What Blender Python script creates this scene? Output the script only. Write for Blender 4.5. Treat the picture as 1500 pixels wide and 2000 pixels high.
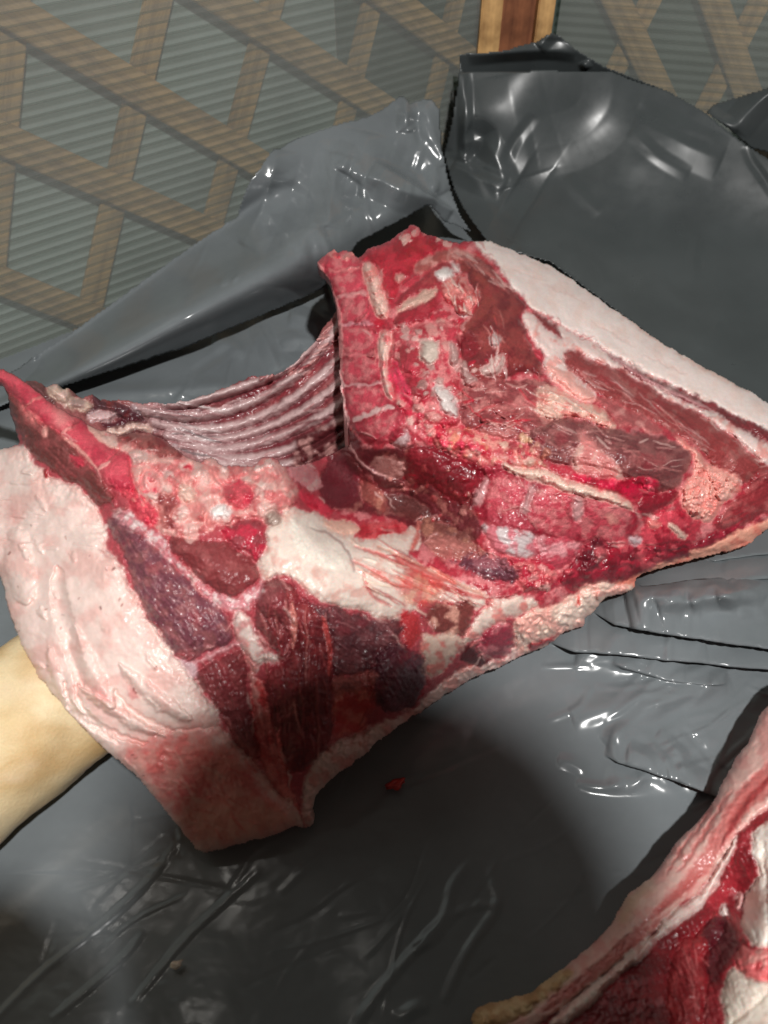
import bpy, bmesh, math, random
import numpy as np
from mathutils import Vector

# ------------------------------------------------------------------ camera, world, lamp, exposure
for o in list(bpy.data.objects):
    bpy.data.objects.remove(o, do_unlink=True)
scene = bpy.context.scene
COL = scene.collection
CAM = np.array([0.0, 0.0, 0.55])
PITCH = math.radians(48.0)
FPX = 1504.0                      # focal length in pixels of the 1500x2000 photograph
cam_d = bpy.data.cameras.new('camera')
cam = bpy.data.objects.new('camera', cam_d)
COL.objects.link(cam)
cam.location = CAM
cam.rotation_euler = (math.pi/2 - PITCH, 0, 0)
cam_d.sensor_fit = 'VERTICAL'
cam_d.sensor_height = 24.0
cam_d.lens = FPX/2000*24.0
cam_d.clip_start = 0.01
cam_d.clip_end = 50
cam_d.dof.use_dof = True
cam_d.dof.focus_distance = 0.66
cam_d.dof.aperture_fstop = 4.8
scene.camera = cam

world = bpy.data.worlds.new('World')
scene.world = world
world.use_nodes = True
world.node_tree.nodes['Background'].inputs[0].default_value = (1.0, 0.82, 0.68, 1)
world.node_tree.nodes['Background'].inputs[1].default_value = 0.072

LAMP = (0.26, -0.40, 1.75)
ld = bpy.data.lights.new('ceiling_bulb', 'POINT')
ld.energy = 168
ld.color = (1.0, 0.98, 0.955)
ld.shadow_soft_size = 0.034
lo = bpy.data.objects.new('ceiling_bulb', ld)
lo.location = LAMP
COL.objects.link(lo)

ld2 = bpy.data.lights.new('glint_light', 'POINT')  # unseen weak light, added for glints on the plastic inside the shadow
ld2.energy = 0.9
ld2.color = (1.0, 0.95, 0.88)
ld2.shadow_soft_size = 0.03
lo2 = bpy.data.objects.new('glint_light', ld2)
lo2.location = (-0.45, 0.5, 1.6)
COL.objects.link(lo2)

scene.view_settings.view_transform = 'Standard'
scene.view_settings.look = 'None'
scene.view_settings.exposure = 0
scene.view_settings.gamma = 1
scene.render.engine = 'CYCLES'
scene.cycles.max_bounces = 8
scene.cycles.transparent_max_bounces = 16

# ------------------------------------------------------------------ helpers
FW = np.array([0, math.cos(PITCH), -math.sin(PITCH)])
UP = np.array([0, math.sin(PITCH), math.cos(PITCH)])
RT = np.array([1.0, 0, 0])
def rays(px, py):
    px = np.asarray(px, float); py = np.asarray(py, float)
    return FPX*FW + (px-750)[..., None]*RT + (1000-py)[..., None]*UP
def at_z(px, py, z):
    r = rays(px, py)
    t = (np.asarray(z)-CAM[2])/r[..., 2]
    return CAM + r*t[..., None]
def at_plane(px, py, p0, n, off=0.0):
    r = rays(px, py)
    t = (np.dot(np.asarray(p0)-CAM, n)+off)/(r@np.asarray(n))
    return CAM + r*t[..., None]
def project(P):
    d = P-CAM
    z = d@FW
    return 750+FPX*(d@RT)/z, 1000-FPX*(d@UP)/z

CROPS = dict(p=(0, 0, 1), c1=(0, 680, .46667), c2=(550, 400, .36667), c3=(950, 400, .36667), c4=(550, 800, .56667),
             c5=(0, 1000, .53333), c6=(900, 1350, .4), c7=(900, 1000, .4), c8=(700, 0, .53333), cs=(0, 680, .2),
             cb=(0, 0, .6), cw=(0, 0, .33333), cl=(0, 1100, .3), cz=(0, 1500, .66667))
def P(key, s):
    ox, oy, k = CROPS[key]
    return [(ox+k*float(a.split(',')[0]), oy+k*float(a.split(',')[1])) for a in s.split()]

def lin(c):
    c = np.asarray(c, float)/255
    return np.where(c <= .04045, c/12.92, ((c+.055)/1.055)**2.4)

_rng = np.random.RandomState(5)
_perm = np.concatenate([_rng.permutation(256)]*3)
_ga = _rng.rand(256)*2*np.pi
_gx, _gy = np.cos(_ga), np.sin(_ga)
def perlin(x, y, seed=0):
    x = x+seed*17.31; y = y+seed*9.77
    xi = np.floor(x).astype(int); yi = np.floor(y).astype(int)
    xf = x-xi; yf = y-yi
    u = xf*xf*xf*(xf*(xf*6-15)+10); v = yf*yf*yf*(yf*(yf*6-15)+10)
    xi &= 255; yi &= 255
    def g(ix, iy, dx, dy):
        h = _perm[_perm[ix & 255]+(iy & 255)]
        return _gx[h]*dx+_gy[h]*dy
    a = g(xi, yi, xf, yf); b = g(xi+1, yi, xf-1, yf)
    c = g(xi, yi+1, xf, yf-1); d = g(xi+1, yi+1, xf-1, yf-1)
    return ((a+(b-a)*u)*(1-v)+(c+(d-c)*u)*v)*1.5
def fbm(x, y, seed=0, octv=3):
    s = 0; a = 1.0; t = 0
    for i in range(octv):
        s = s+a*perlin(x*2**i, y*2**i, seed+i*3); t += a; a *= .5
    return s/t
def sstep(a, b, x):
    t = np.clip((x-a)/(b-a), 0, 1)
    return t*t*(3-2*t)

def seg_dist(X, Y, pts, closed):
    """distance to a polyline, fraction along it and side"""
    best = np.full(X.shape, 1e9); frac = np.zeros(X.shape); side = np.ones(X.shape)
    n = len(pts); m = n if closed else n-1
    L = [math.dist(pts[i], pts[(i+1) % n]) for i in range(m)]
    tot = sum(L) or 1; acc = 0
    for i in range(m):
        ax, ay = pts[i]; bx, by = pts[(i+1) % n]
        dx, dy = bx-ax, by-ay
        q = dx*dx+dy*dy+1e-9
        t = np.clip(((X-ax)*dx+(Y-ay)*dy)/q, 0, 1)
        d = np.hypot(X-ax-t*dx, Y-ay-t*dy)
        k = d < best
        best = np.where(k, d, best)
        frac = np.where(k, (acc+t*L[i])/tot, frac)
        side = np.where(k, np.sign(dx*(Y-ay)-dy*(X-ax)), side)
        acc += L[i]
    return best, frac, side
def inside(X, Y, pts):
    r = np.zeros(X.shape, bool); n = len(pts)
    for i in range(n):
        ax, ay = pts[i]; bx, by = pts[(i+1) % n]
        if ay == by: continue
        c = ((ay > Y) != (by > Y)) & (X < (bx-ax)*(Y-ay)/(by-ay)+ax)
        r ^= c
    return r
def sdist(X, Y, pts):
    d, _, _ = seg_dist(X, Y, pts, True)
    return np.where(inside(X, Y, pts), d, -d)
def smooth_poly(pts, it=1, closed=True):
    for _ in range(it):
        q = []; n = len(pts)
        for i in range(n if closed else n-1):
            a, b = pts[i], pts[(i+1) % n]
            q += [(.75*a[0]+.25*b[0], .75*a[1]+.25*b[1]), (.25*a[0]+.75*b[0], .25*a[1]+.75*b[1])]
        if not closed: q = [pts[0]]+q[1:-1]+[pts[-1]]
        pts = q
    return pts
def tps(ctrl, X, Y, lam=1e-4):
    c = np.array(ctrl, float); S = 1000.0
    p = c[:, :2]/S; n = len(p)
    def k(r2): return np.where(r2 > 1e-12, r2*np.log(r2+1e-12), 0)
    K = k(((p[:, None]-p[None])**2).sum(-1))+lam*np.eye(n)
    Q = np.c_[np.ones(n), p]
    A = np.block([[K, Q], [Q.T, np.zeros((3, 3))]])
    w = np.linalg.solve(A, np.r_[c[:, 2], np.zeros(3)])
    x = X.ravel()/S; y = Y.ravel()/S
    out = w[n]+w[n+1]*x+w[n+2]*y
    for i in range(n):
        out = out+w[i]*k((x-p[i, 0])**2+(y-p[i, 1])**2)
    return out.reshape(X.shape)

# ------------------------------------------------------------------ node materials
def newmat(name):
    m = bpy.data.materials.new(name); m.use_nodes = True
    nt = m.node_tree
    b = nt.nodes['Principled BSDF']
    return m, nt, b
def noise_node(nt, scale, detail=4, rough=.55, vec=None):
    n = nt.nodes.new('ShaderNodeTexNoise')
    n.inputs['Scale'].default_value = scale; n.inputs['Detail'].default_value = detail
    n.inputs['Roughness'].default_value = rough
    if vec: nt.links.new(vec, n.inputs['Vector'])
    return n
def ramp(nt, fac, stops):
    r = nt.nodes.new('ShaderNodeValToRGB')
    e = r.color_ramp.elements
    while len(e) < len(stops): e.new(.5)
    for i, (p, c) in enumerate(stops):
        e[i].position = p; e[i].color = (*c, 1) if len(c) == 3 else c
    nt.links.new(fac, r.inputs[0])
    return r
def flesh_material(name, r0, r1, bump_scale, bump, sss=0.0, spec=.5, coat=0.0, vary=.25):
    """vertex-painted flesh with fine procedural grain, wet patches and relief"""
    m, nt, b = newmat(name)
    at = nt.nodes.new('ShaderNodeVertexColor'); at.layer_name = 'Col'
    tc = nt.nodes.new('ShaderNodeTexCoord')
    n1 = noise_node(nt, bump_scale*1.7, 3, .6, tc.outputs['Object'])
    r = ramp(nt, n1.outputs['Fac'], [(.25, (1-vary,)*3), (.75, (1+vary*.6,)*3)])
    mx = nt.nodes.new('ShaderNodeMix'); mx.data_type = 'RGBA'; mx.blend_type = 'MULTIPLY'
    mx.inputs['Factor'].default_value = 1
    nt.links.new(at.outputs['Color'], mx.inputs['A']); nt.links.new(r.outputs['Color'], mx.inputs['B'])
    nt.links.new(mx.outputs['Result'], b.inputs['Base Color'])
    n2 = noise_node(nt, 38, 4, .6, tc.outputs['Object'])
    mr = nt.nodes.new('ShaderNodeMapRange')
    mr.inputs['From Min'].default_value = .35; mr.inputs['From Max'].default_value = .65
    mr.inputs['To Min'].default_value = r0; mr.inputs['To Max'].default_value = r1
    nt.links.new(n2.outputs['Fac'], mr.inputs['Value'])
    nt.links.new(mr.outputs['Result'], b.inputs['Roughness'])
    n3 = noise_node(nt, bump_scale, 4, .62, tc.outputs['Object'])
    bp = nt.nodes.new('ShaderNodeBump'); bp.inputs['Strength'].default_value = bump
    bp.inputs['Distance'].default_value = .0016
    nt.links.new(n3.outputs['Fac'], bp.inputs['Height'])
    nt.links.new(bp.outputs['Normal'], b.inputs['Normal'])
    b.inputs['Specular IOR Level'].default_value = spec
    b.inputs['Coat Weight'].default_value = coat; b.inputs['Coat Roughness'].default_value = .16
    if sss:
        b.inputs['Subsurface Weight'].default_value = sss
        b.inputs['Subsurface Radius'].default_value = (1, .35, .25)
        b.inputs['Subsurface Scale'].default_value = .004
    return m
MAT = dict(
    fat=flesh_material('pork_fat', .28, .52, 170, .14, .25, .45, .22, vary=.05),
    skin=flesh_material('pork_skin', .4, .65, 420, .35, .1, .35, vary=.08),
    muscle=flesh_material('raw_muscle', .32, .6, 380, .32, 0, .5, .28, vary=.28),
    bone=flesh_material('sawn_bone', .32, .55, 520, .6, 0, .5, .35, vary=.3),
    membrane=flesh_material('silver_membrane', .25, .45, 300, .35, 0, .5, .3, vary=.15),
)

# ------------------------------------------------------------------ object helpers
def link(o, parent=None):
    COL.objects.link(o)
    if parent: o.parent = parent
    return o
def tag(o, label=None, cat=None, group=None, kind=None):
    if label: o['label'] = label
    if cat: o['category'] = cat
    if group: o['group'] = group
    if kind: o['kind'] = kind
    return o
def thing(name, label, cat, loc=(0, 0, 0), group=None):
    return tag(link(bpy.data.objects.new(name, None)), label, cat, group) if loc == (0, 0, 0) else _thing(name, label, cat, loc, group)
def _thing(name, label, cat, loc, group):
    o = link(bpy.data.objects.new(name, None)); o.location = loc
    return tag(o, label, cat, group)
def mesh_obj(name, V, F, mat, parent=None, cols=None, smooth=True, origin=None):
    me = bpy.data.meshes.new(name)
    V = np.asarray(V, np.float32); F = np.asarray(F, np.int32)
    if origin is not None: V = V-np.asarray(origin, np.float32)
    me.vertices.add(len(V)); me.vertices.foreach_set('co', V.ravel())
    k = F.shape[1]
    me.loops.add(F.size); me.loops.foreach_set('vertex_index', F.ravel())
    me.polygons.add(len(F)); me.polygons.foreach_set('loop_start', np.arange(0, F.size, k, dtype=np.int32))
    me.polygons.foreach_set('loop_total', np.full(len(F), k, np.int32))
    if smooth: me.polygons.foreach_set('use_smooth', np.ones(len(F), bool))
    if cols is not None:
        a = me.color_attributes.new('Col', 'FLOAT_COLOR', 'POINT')
        c = np.ones((len(V), 4), np.float32); c[:, :3] = cols
        a.data.foreach_set('color', c.ravel())
    me.update(calc_edges=True)
    me.materials.append(mat)
    o = bpy.data.objects.new(name, me)
    if origin is not None: o.location = origin
    return link(o, parent)

class Layer:
    """a sculpted sheet of flesh: heights and colours on a fine grid, cut into one mesh per part"""
    def __init__(s, x0, y0, x1, y1, step, outline, ctrl, base_col, warp=4, seed=1, gain=.92):
        s.x0, s.y0, s.step, s.gain, s.seed = x0, y0, step, gain, seed
        s.X, s.Y = np.meshgrid(np.arange(x0, x1, step, dtype=float), np.arange(y0, y1, step, dtype=float))
        s.base = tps(ctrl, s.X, s.Y)
        s.off = np.zeros(s.X.shape)
        s.outline = outline
        s.d = sdist(s.X+warp*fbm(s.X/22, s.Y/22, seed), s.Y+warp*fbm(s.X/22, s.Y/22, seed+7), outline)
        s.col = np.ones(s.X.shape+(3,))*lin(base_col)
        s.lab = np.zeros(s.X.shape, int)
        s.parts = [('connective_tissue', 'muscle')]
        s.n = seed*100
    def win(s, pts, pad=24):
        a = np.array(pts)
        i0 = max(int((a[:, 1].min()-pad-s.y0)/s.step), 0); i1 = min(int((a[:, 1].max()+pad-s.y0)/s.step)+2, s.X.shape[0])
        j0 = max(int((a[:, 0].min()-pad-s.x0)/s.step), 0); j1 = min(int((a[:, 0].max()+pad-s.x0)/s.step)+2, s.X.shape[1])
        return slice(i0, max(i1, i0)), slice(j0, max(j1, j0))
    def part(s, name, mat):
        s.parts.append((name, mat)); return len(s.parts)-1
    def region(s, pts, col, name=None, mat='muscle', col2=None, mix=.45, amp=.14, soft=4.6, bulge=.003, bw=22, warp=9,
               fib=None, fa=.18, crease=.0012, lump=0, ls=26, alpha=1.0, ms=30):
        s.n += 13; n = s.n
        pts = smooth_poly(pts, 1)
        w = s.win(pts)
        X, Y = s.X[w], s.Y[w]
        if X.size == 0: return
        Xw = X+warp*fbm(X/30, Y/30, n)+.4*warp*fbm(X/8, Y/8, n+1, 2)
        Yw = Y+warp*fbm(X/30, Y/30, n+2)+.4*warp*fbm(X/8, Y/8, n+3, 2)
        d = sdist(Xw, Yw, pts)
        a = sstep(-soft, soft, d)*alpha
        v = fbm(X/14, Y/14, n+4)
        c = np.ones(X.shape+(3,))*lin(col)
        if col2 is not None:
            k = sstep(.5-mix-.12, .5-mix+.22, .5+.9*fbm(X/ms, Y/ms, n+5, 4)-.5+.25)[..., None]
            c = c*(1-k)+lin(col2)*k
        c = c*(1+amp*v+amp*.7*fbm(X/4.5, Y/4.5, n+6, 2))[..., None]
        off = bulge*(1-np.exp(-np.clip(d, 0, None)/bw))-crease*np.exp(-(d/4.5)**2)
        if fib is not None:
            t = math.radians(fib); u = X*math.cos(t)+Y*math.sin(t); q = -X*math.sin(t)+Y*math.cos(t)
            q = q+4*fbm(X/50, Y/50, n+8)
            f = fbm(u/55, q/5.0, n+9, 3)
            c = c*(1+fa*1.6*f)[..., None]
            off = off+.0009*f*a
        if lump:
            l1 = fbm(X/ls, Y/ls, n+10, 2)
            off = off+lump*(np.abs(l1)*1.6)*sstep(0, 14, d)
        s.col[w] = s.col[w]*(1-a[..., None])+c*a[..., None]
        s.off[w] += off
        if name:
            s.lab[w][d > 0] = s.part(name, mat)
        return w, d
    def stroke(s, pts, width, col=None, h=0.0, name=None, mat='fat', soft=1.5, warp=3, alpha=1.0, taper=True, amp=.12, flat=False):
        s.n += 13; n = s.n
        pts = smooth_poly(pts, 2, False)
        w = s.win(pts, width+8)
        X, Y = s.X[w], s.Y[w]
        if X.size == 0: return
        Xw = X+warp*fbm(X/16, Y/16, n, 2); Yw = Y+warp*fbm(X/16, Y/16, n+1, 2)
        d, f, side = seg_dist(Xw, Yw, pts, False)
        wd = width*(np.sqrt(np.clip(4*f*(1-f), 0, 1))*.85+.15 if taper else 1.0)*(1+.25*fbm(X/20, Y/20, n+2, 2))
        if col is not None:
            a = (1-sstep(wd-soft, wd+soft, d))*alpha
            c = lin(col)*(1+amp*fbm(X/6, Y/6, n+3, 2))[..., None]
            s.col[w] = s.col[w]*(1-a[..., None])+c*a[..., None]
        pr = np.clip(1-(d/(wd*1.25+.1))**2, 0, 1)
        s.off[w] += h*(pr if not flat else np.sqrt(pr))
        if name: s.lab[w][d < wd] = s.part(name, mat)
    def blobs(s, pts, n, r, cols, h=.0012, ang=None, stretch=1.6, seed=0, alpha=.9):
        """gristle, fat flecks and clots scattered over an area"""
        rr = random.Random(seed*991+n); n = int(n*.6); h = h*.7; alpha = alpha*.75
        a = np.array(pts); x0, y0 = a.min(0); x1, y1 = a.max(0)
        k = 0; tries = 0
        while k < n and tries < n*20:
            tries += 1
            cx, cy = rr.uniform(x0, x1), rr.uniform(y0, y1)
            if not inside(np.array([cx]), np.array([cy]), pts)[0]: continue
            k += 1
            R = rr.uniform(*r); st = rr.uniform(1, stretch)
            t = math.radians(ang+rr.uniform(-25, 25)) if ang is not None else rr.uniform(0, math.pi)
            w = s.win([(cx, cy)], R*st*1.7+4)
            X, Y = s.X[w], s.Y[w]
            if X.size == 0: continue
            u = (X-cx)*math.cos(t)+(Y-cy)*math.sin(t); v = -(X-cx)*math.sin(t)+(Y-cy)*math.cos(t)
            g = np.hypot(u/(R*st), v/R)*(1+.55*fbm(X/(R*1.1+2), Y/(R*1.1+2), rr.randint(0, 99), 2))
            m = (1-sstep(.75, 1.15, g))
            c = lin(rr.choice(cols))*rr.uniform(.82, 1.15)
            m3 = (m*alpha)[..., None]
            s.col[w] = s.col[w]*(1-m3)+c*m3
            s.off[w] += h*rr.uniform(.4, 1.2)*np.clip(1-g*g, 0, 1)
    def streaks(s, pts, n, ln, wd, ang, cols, h=.0006, seed=0, alpha=.8, spread=14):
        rr = random.Random(seed*77+n)
        a = np.array(pts); x0, y0 = a.min(0); x1, y1 = a.max(0); k = 0; tries = 0
        while k < n and tries < n*20:
            tries += 1
            cx, cy = rr.uniform(x0, x1), rr.uniform(y0, y1)
            if not inside(np.array([cx]), np.array([cy]), pts)[0]: continue
            k += 1
            t = math.radians(ang+rr.uniform(-spread, spread)); l = rr.uniform(*ln)/2
            b = rr.uniform(-.2, .2)*l
            q = [(cx-l*math.cos(t), cy-l*math.sin(t)), (cx+b*math.sin(t), cy-b*math.cos(t)), (cx+l*math.cos(t), cy+l*math.sin(t))]
            s.stroke(q, rr.uniform(*wd), rr.choice(cols), h=h, alpha=alpha*rr.uniform(.5, 1), soft=1.2, warp=2)
    def build(s, root, edge_round=.006, ew=9, skirt=None, origin=(0, 0, 0), fine=1.0, minpart=12, ground=0.0, push=0.0):
        X, Y = s.X, s.Y
        fat = sstep(.34, .55, s.col.mean(-1))
        h = s.base+s.off+fine*(.0012*fbm(X/34, Y/34, s.seed+50)+.0008*(1-.85*fat)*fbm(X/9, Y/9, s.seed+51, 2)+.0012*fat*fbm(X/60, Y/60, s.seed+52, 2))
        h = h-edge_round*np.exp(-np.clip(s.d, 0, None)/ew)
        h = np.maximum(h, ground+.004)
        W = at_z(X, Y, h)
        ok = s.d > 0
        R, C = X.shape
        q = ok[:-1, :-1] & ok[1:, :-1] & ok[:-1, 1:] & ok[1:, 1:]
        idx = np.arange(R*C).reshape(R, C)
        Fa = np.stack([idx[1:, :-1], idx[1:, 1:], idx[:-1, 1:], idx[:-1, :-1]], -1)[q]
        fl = s.lab[:-1, :-1][q]
        V = W.reshape(-1, 3); cl = np.clip(s.col.reshape(-1, 3)*s.gain, .002, .88)
        # outer skirt: boundary edges of the sheet go down to what it rests on
        e = np.concatenate([Fa[:, [0, 1]], Fa[:, [1, 2]], Fa[:, [2, 3]], Fa[:, [3, 0]]])
        el = np.concatenate([fl]*4)
        key = np.minimum(e[:, 0], e[:, 1]).astype(np.int64)*(R*C)+np.maximum(e[:, 0], e[:, 1])
        u, inv, cnt = np.unique(key, return_inverse=True, return_counts=True)
        bd = cnt[inv] == 1
        be, bl = e[bd], el[bd]
        ids = np.unique(be)
        top = V[ids]
        depth = skirt(X.ravel()[ids], Y.ravel()[ids], top[:, 2]) if skirt else top[:, 2]-ground
        levels = []
        bottom = top.copy(); bottom[:, 2] -= depth; bottom[:, 1] += push
        px, py = project(bottom)
        inn = sdist(px, py, s.outline) > 2
        cx, cy = X[ok].mean(), Y[ok].mean()
        vx, vy = cx-X.ravel()[ids], cy-Y.ravel()[ids]; L = np.hypot(vx, vy)+1e-6
        alt = at_z(X.ravel()[ids]+vx/L*14, Y.ravel()[ids]+vy/L*14, bottom[:, 2])
        bottom = np.where(inn[:, None], bottom, alt)
        n0 = len(V); K = 4
        allV = [V]; allC = [cl]; lvl = [ids]
        for k in range(1, K+1):
            t = k/K
            allV.append(top*(1-t)+bottom*t); allC.append(cl[ids]); lvl.append(n0+(k-1)*len(ids)+np.arange(len(ids)))
        V = np.concatenate(allV); cl = np.concatenate(allC)
        pos = np.full(R*C, -1); pos[ids] = np.arange(len(ids))
        a, b = pos[be[:, 0]], pos[be[:, 1]]
        sk = []; skl = []
        for k in range(K):
            sk.append(np.stack([lvl[k][b], lvl[k][a], lvl[k+1][a], lvl[k+1][b]], -1)); skl.append(bl)
        Fa = np.concatenate([Fa]+sk); fl = np.concatenate([fl]+skl)
        # tiny leftovers join the ground tissue
        ct = np.bincount(fl, minlength=len(s.parts))
        fl = np.where(ct[fl] < minpart, 0, fl)
        out = []
        for k, (nm, mt) in enumerate(s.parts):
            f = Fa[fl == k]
            if len(f) == 0: continue
            us, iv = np.unique(f, return_inverse=True)
            o = mesh_obj(nm, V[us]-np.array(origin), iv.reshape(-1, 4), MAT[mt], root, cl[us])
            out.append(o)
        return out

# ------------------------------------------------------------------ palette (sRGB of the flesh itself)
FATW = (240, 222, 214); FATP = (236, 206, 196); FATC = (232, 205, 178); PINK = (222, 160, 152); MUS = (138, 66, 66)
MUSB = (134, 78, 76); DARK = (96, 40, 46); PURP = (92, 50, 60); PURP2 = (136, 84, 92); BONE = (196, 62, 78); BLOOD = (168, 18, 48)
DBLOOD = (112, 16, 30); GREY = (196, 178, 178); SILV = (214, 200, 202); FILM = (176, 96, 96)

# ================================================================== the setting
WD = np.array([.788, .616, 0]); WN = np.array([.616, -.788, 0])       # left wall: direction and inward normal
WA = np.array([-.443, .717, 0])-WN*.035
CORNER = WA+WD*.885
RD = np.array([.97, -.242, 0]); RN = np.array([-.242, -.97, 0])       # right wall
TABLE_Z = -.012
def simple(name, col, rough=.6, spec=.3, scale=60, vary=.2, bump=.2):
    m, nt, b = newmat(name)
    tc = nt.nodes.new('ShaderNodeTexCoord')
    n = noise_node(nt, scale, 5, .6, tc.outputs['Object'])
    c = lin(col)
    r = ramp(nt, n.outputs['Fac'], [(.3, tuple(c*(1-vary))), (.7, tuple(np.clip(c*(1+vary), 0, .9)))])
    nt.links.new(r.outputs['Color'], b.inputs['Base Color'])
    b.inputs['Roughness'].default_value = rough; b.inputs['Specular IOR Level'].default_value = spec
    bp = nt.nodes.new('ShaderNodeBump'); bp.inputs['Strength'].default_value = bump; bp.inputs['Distance'].default_value = .001
    nt.links.new(n.outputs['Fac'], bp.inputs['Height']); nt.links.new(bp.outputs['Normal'], b.inputs['Normal'])
    return m
def wood_material(name, col, dark, axis_scale=(3, 60, 60), stain=None):
    m, nt, b = newmat(name)
    tc = nt.nodes.new('ShaderNodeTexCoord'); mp = nt.nodes.new('ShaderNodeMapping')
    mp.inputs['Scale'].default_value = axis_scale
    nt.links.new(tc.outputs['Object'], mp.inputs['Vector'])
    n = noise_node(nt, 1.6, 6, .65, mp.outputs['Vector'])
    r = ramp(nt, n.outputs['Fac'], [(.3, tuple(lin(dark))), (.5, tuple(lin(col))), (.75, tuple(np.clip(lin(col)*1.25, 0, .9)))])
    n2 = noise_node(nt, 14, 4, .6, tc.outputs['Object'])
    r2 = ramp(nt, n2.outputs['Fac'], [(.36, (.45, .4, .36)), (.5, (1, 1, 1))])
    mx = nt.nodes.new('ShaderNodeMix'); mx.data_type = 'RGBA'; mx.blend_type = 'MULTIPLY'; mx.inputs['Factor'].default_value = .7
    nt.links.new(r.outputs['Color'], mx.inputs['A']); nt.links.new(r2.outputs['Color'], mx.inputs['B'])
    nt.links.new(mx.outputs['Result'], b.inputs['Base Color'])
    b.inputs['Roughness'].default_value = .75
    bp = nt.nodes.new('ShaderNodeBump'); bp.inputs['Strength'].default_value = .4; bp.inputs['Distance'].default_value = .001
    nt.links.new(n.outputs['Fac'], bp.inputs['Height']); nt.links.new(bp.outputs['Normal'], b.inputs['Normal'])
    return m
M_floor = simple('dirt_floor', (92, 86, 78), .9, .2, 9)
M_film = simple('foil_backing', (158, 168, 166), .5, .3, 5, .3, .3)
M_slat = wood_material('weathered_slat', (190, 150, 100), (138, 102, 66))
M_pine = wood_material('pine_batten', (206, 164, 108), (180, 132, 80), (60, 60, 3))
M_stain = wood_material('stained_board', (136, 84, 54), (92, 46, 28), (60, 60, 3))
M_table = wood_material('table_wood', (130, 104, 76), (90, 66, 44))

def box_obj(name, c, ax, ay, az, hx, hy, hz, mat, parent=None, bevel=.0015):
    """box with half sizes along three axes, local x along ax"""
    bm = bmesh.new(); bmesh.ops.create_cube(bm, size=2)
    for v in bm.verts: v.co = Vector((v.co.x*hx, v.co.y*hy, v.co.z*hz))
    if bevel: bmesh.ops.bevel(bm, geom=bm.edges[:], offset=min(bevel, hx*.4, hy*.4, hz*.4), segments=2, affect='EDGES')
    me = bpy.data.meshes.new(name); bm.to_mesh(me); bm.free(); me.materials.append(mat)
    o = bpy.data.objects.new(name, me)
    from mathutils import Matrix
    m = Matrix([(ax[i], ay[i], az[i], c[i]) for i in range(3)]+[(0, 0, 0, 1)])
    o.matrix_world = m
    link(o)
    if parent:
        o.parent = parent; o.matrix_parent_inverse = parent.matrix_world.inverted() if False else Matrix.Translation(-Vector(parent.location))
    return o

FLOOR_Z = -.80
g = 3.0
fl = mesh_obj('floor', [(-g, -g, FLOOR_Z), (g, -g, FLOOR_Z), (g, g+1, FLOOR_Z), (-g, g+1, FLOOR_Z)], [(0, 1, 2, 3)], M_floor, smooth=False)
tag(fl, kind='structure')

# table under the plastic
tb = _thing('work_table', 'wooden table hidden under the black plastic sheet', 'table', (0.1, .45, FLOOR_Z), None)
tp = np.array([(-.62, -.25), (.78, -.25), (.78, 1.02), tuple((CORNER-WN*-.06)[:2]), tuple((WA+WN*.02)[:2]), (-.62, .55)])
n = len(tp); zt, zb = TABLE_Z-.004, TABLE_Z-.04
V = [(x, y, zt) for x, y in tp]+[(x, y, zb) for x, y in tp]
bm = bmesh.new(); vs = [bm.verts.new(Vector(v)-Vector(tb.location)) for v in V]
bm.faces.new(vs[:n]); bm.faces.new(vs[n:][::-1])
for i in range(n): bm.faces.new([vs[i], vs[n+i], vs[n+(i+1) % n], vs[(i+1) % n]])
bmesh.ops.recalc_face_normals(bm, faces=bm.faces[:])
me = bpy.data.meshes.new('table_top'); bm.to_mesh(me); bm.free(); me.materials.append(M_table)
link(bpy.data.objects.new('table_top', me), tb)
for x, y in ((-.52, -.18), (.7, -.18), (.7, .92), (-.42, .6)):
    box_obj('leg', (x, y, (FLOOR_Z+zb)/2), (1, 0, 0), (0, 1, 0), (0, 0, 1), .03, .03, (zb-FLOOR_Z)/2-.001, M_table, tb)

# twin-wall polycarbonate panels: two skins and the webs between them
def poly_material(name, tint, alpha):
    m, nt, b = newmat(name)
    out = nt.nodes['Material Output']
    tr = nt.nodes.new('ShaderNodeBsdfTransparent'); tr.inputs[0].default_value = (*tint, 1)
    b.inputs['Base Color'].default_value = (.5, .52, .5, 1); b.inputs['Roughness'].default_value = .3
    b.inputs['Specular IOR Level'].default_value = .5
    tc = nt.nodes.new('ShaderNodeTexCoord'); n = noise_node(nt, 7, 5, .6, tc.outputs['Object'])
    mr = nt.nodes.new('ShaderNodeMapRange'); mr.inputs['To Min'].default_value = alpha*.6; mr.inputs['To Max'].default_value = alpha*1.4
    nt.links.new(n.outputs['Fac'], mr.inputs['Value'])
    mix = nt.nodes.new('ShaderNodeMixShader')
    nt.links.new(mr.outputs['Result'], mix.inputs[0]); nt.links.new(tr.outputs[0], mix.inputs[1]); nt.links.new(b.outputs[0], mix.inputs[2])
    nt.links.new(mix.outputs[0], out.inputs['Surface'])
    return m
M_pc = poly_material('polycarbonate_skin', (.92, .94, .92), .2)
M_web = poly_material('polycarbonate_web', (.8, .82, .8), .05)
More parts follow.
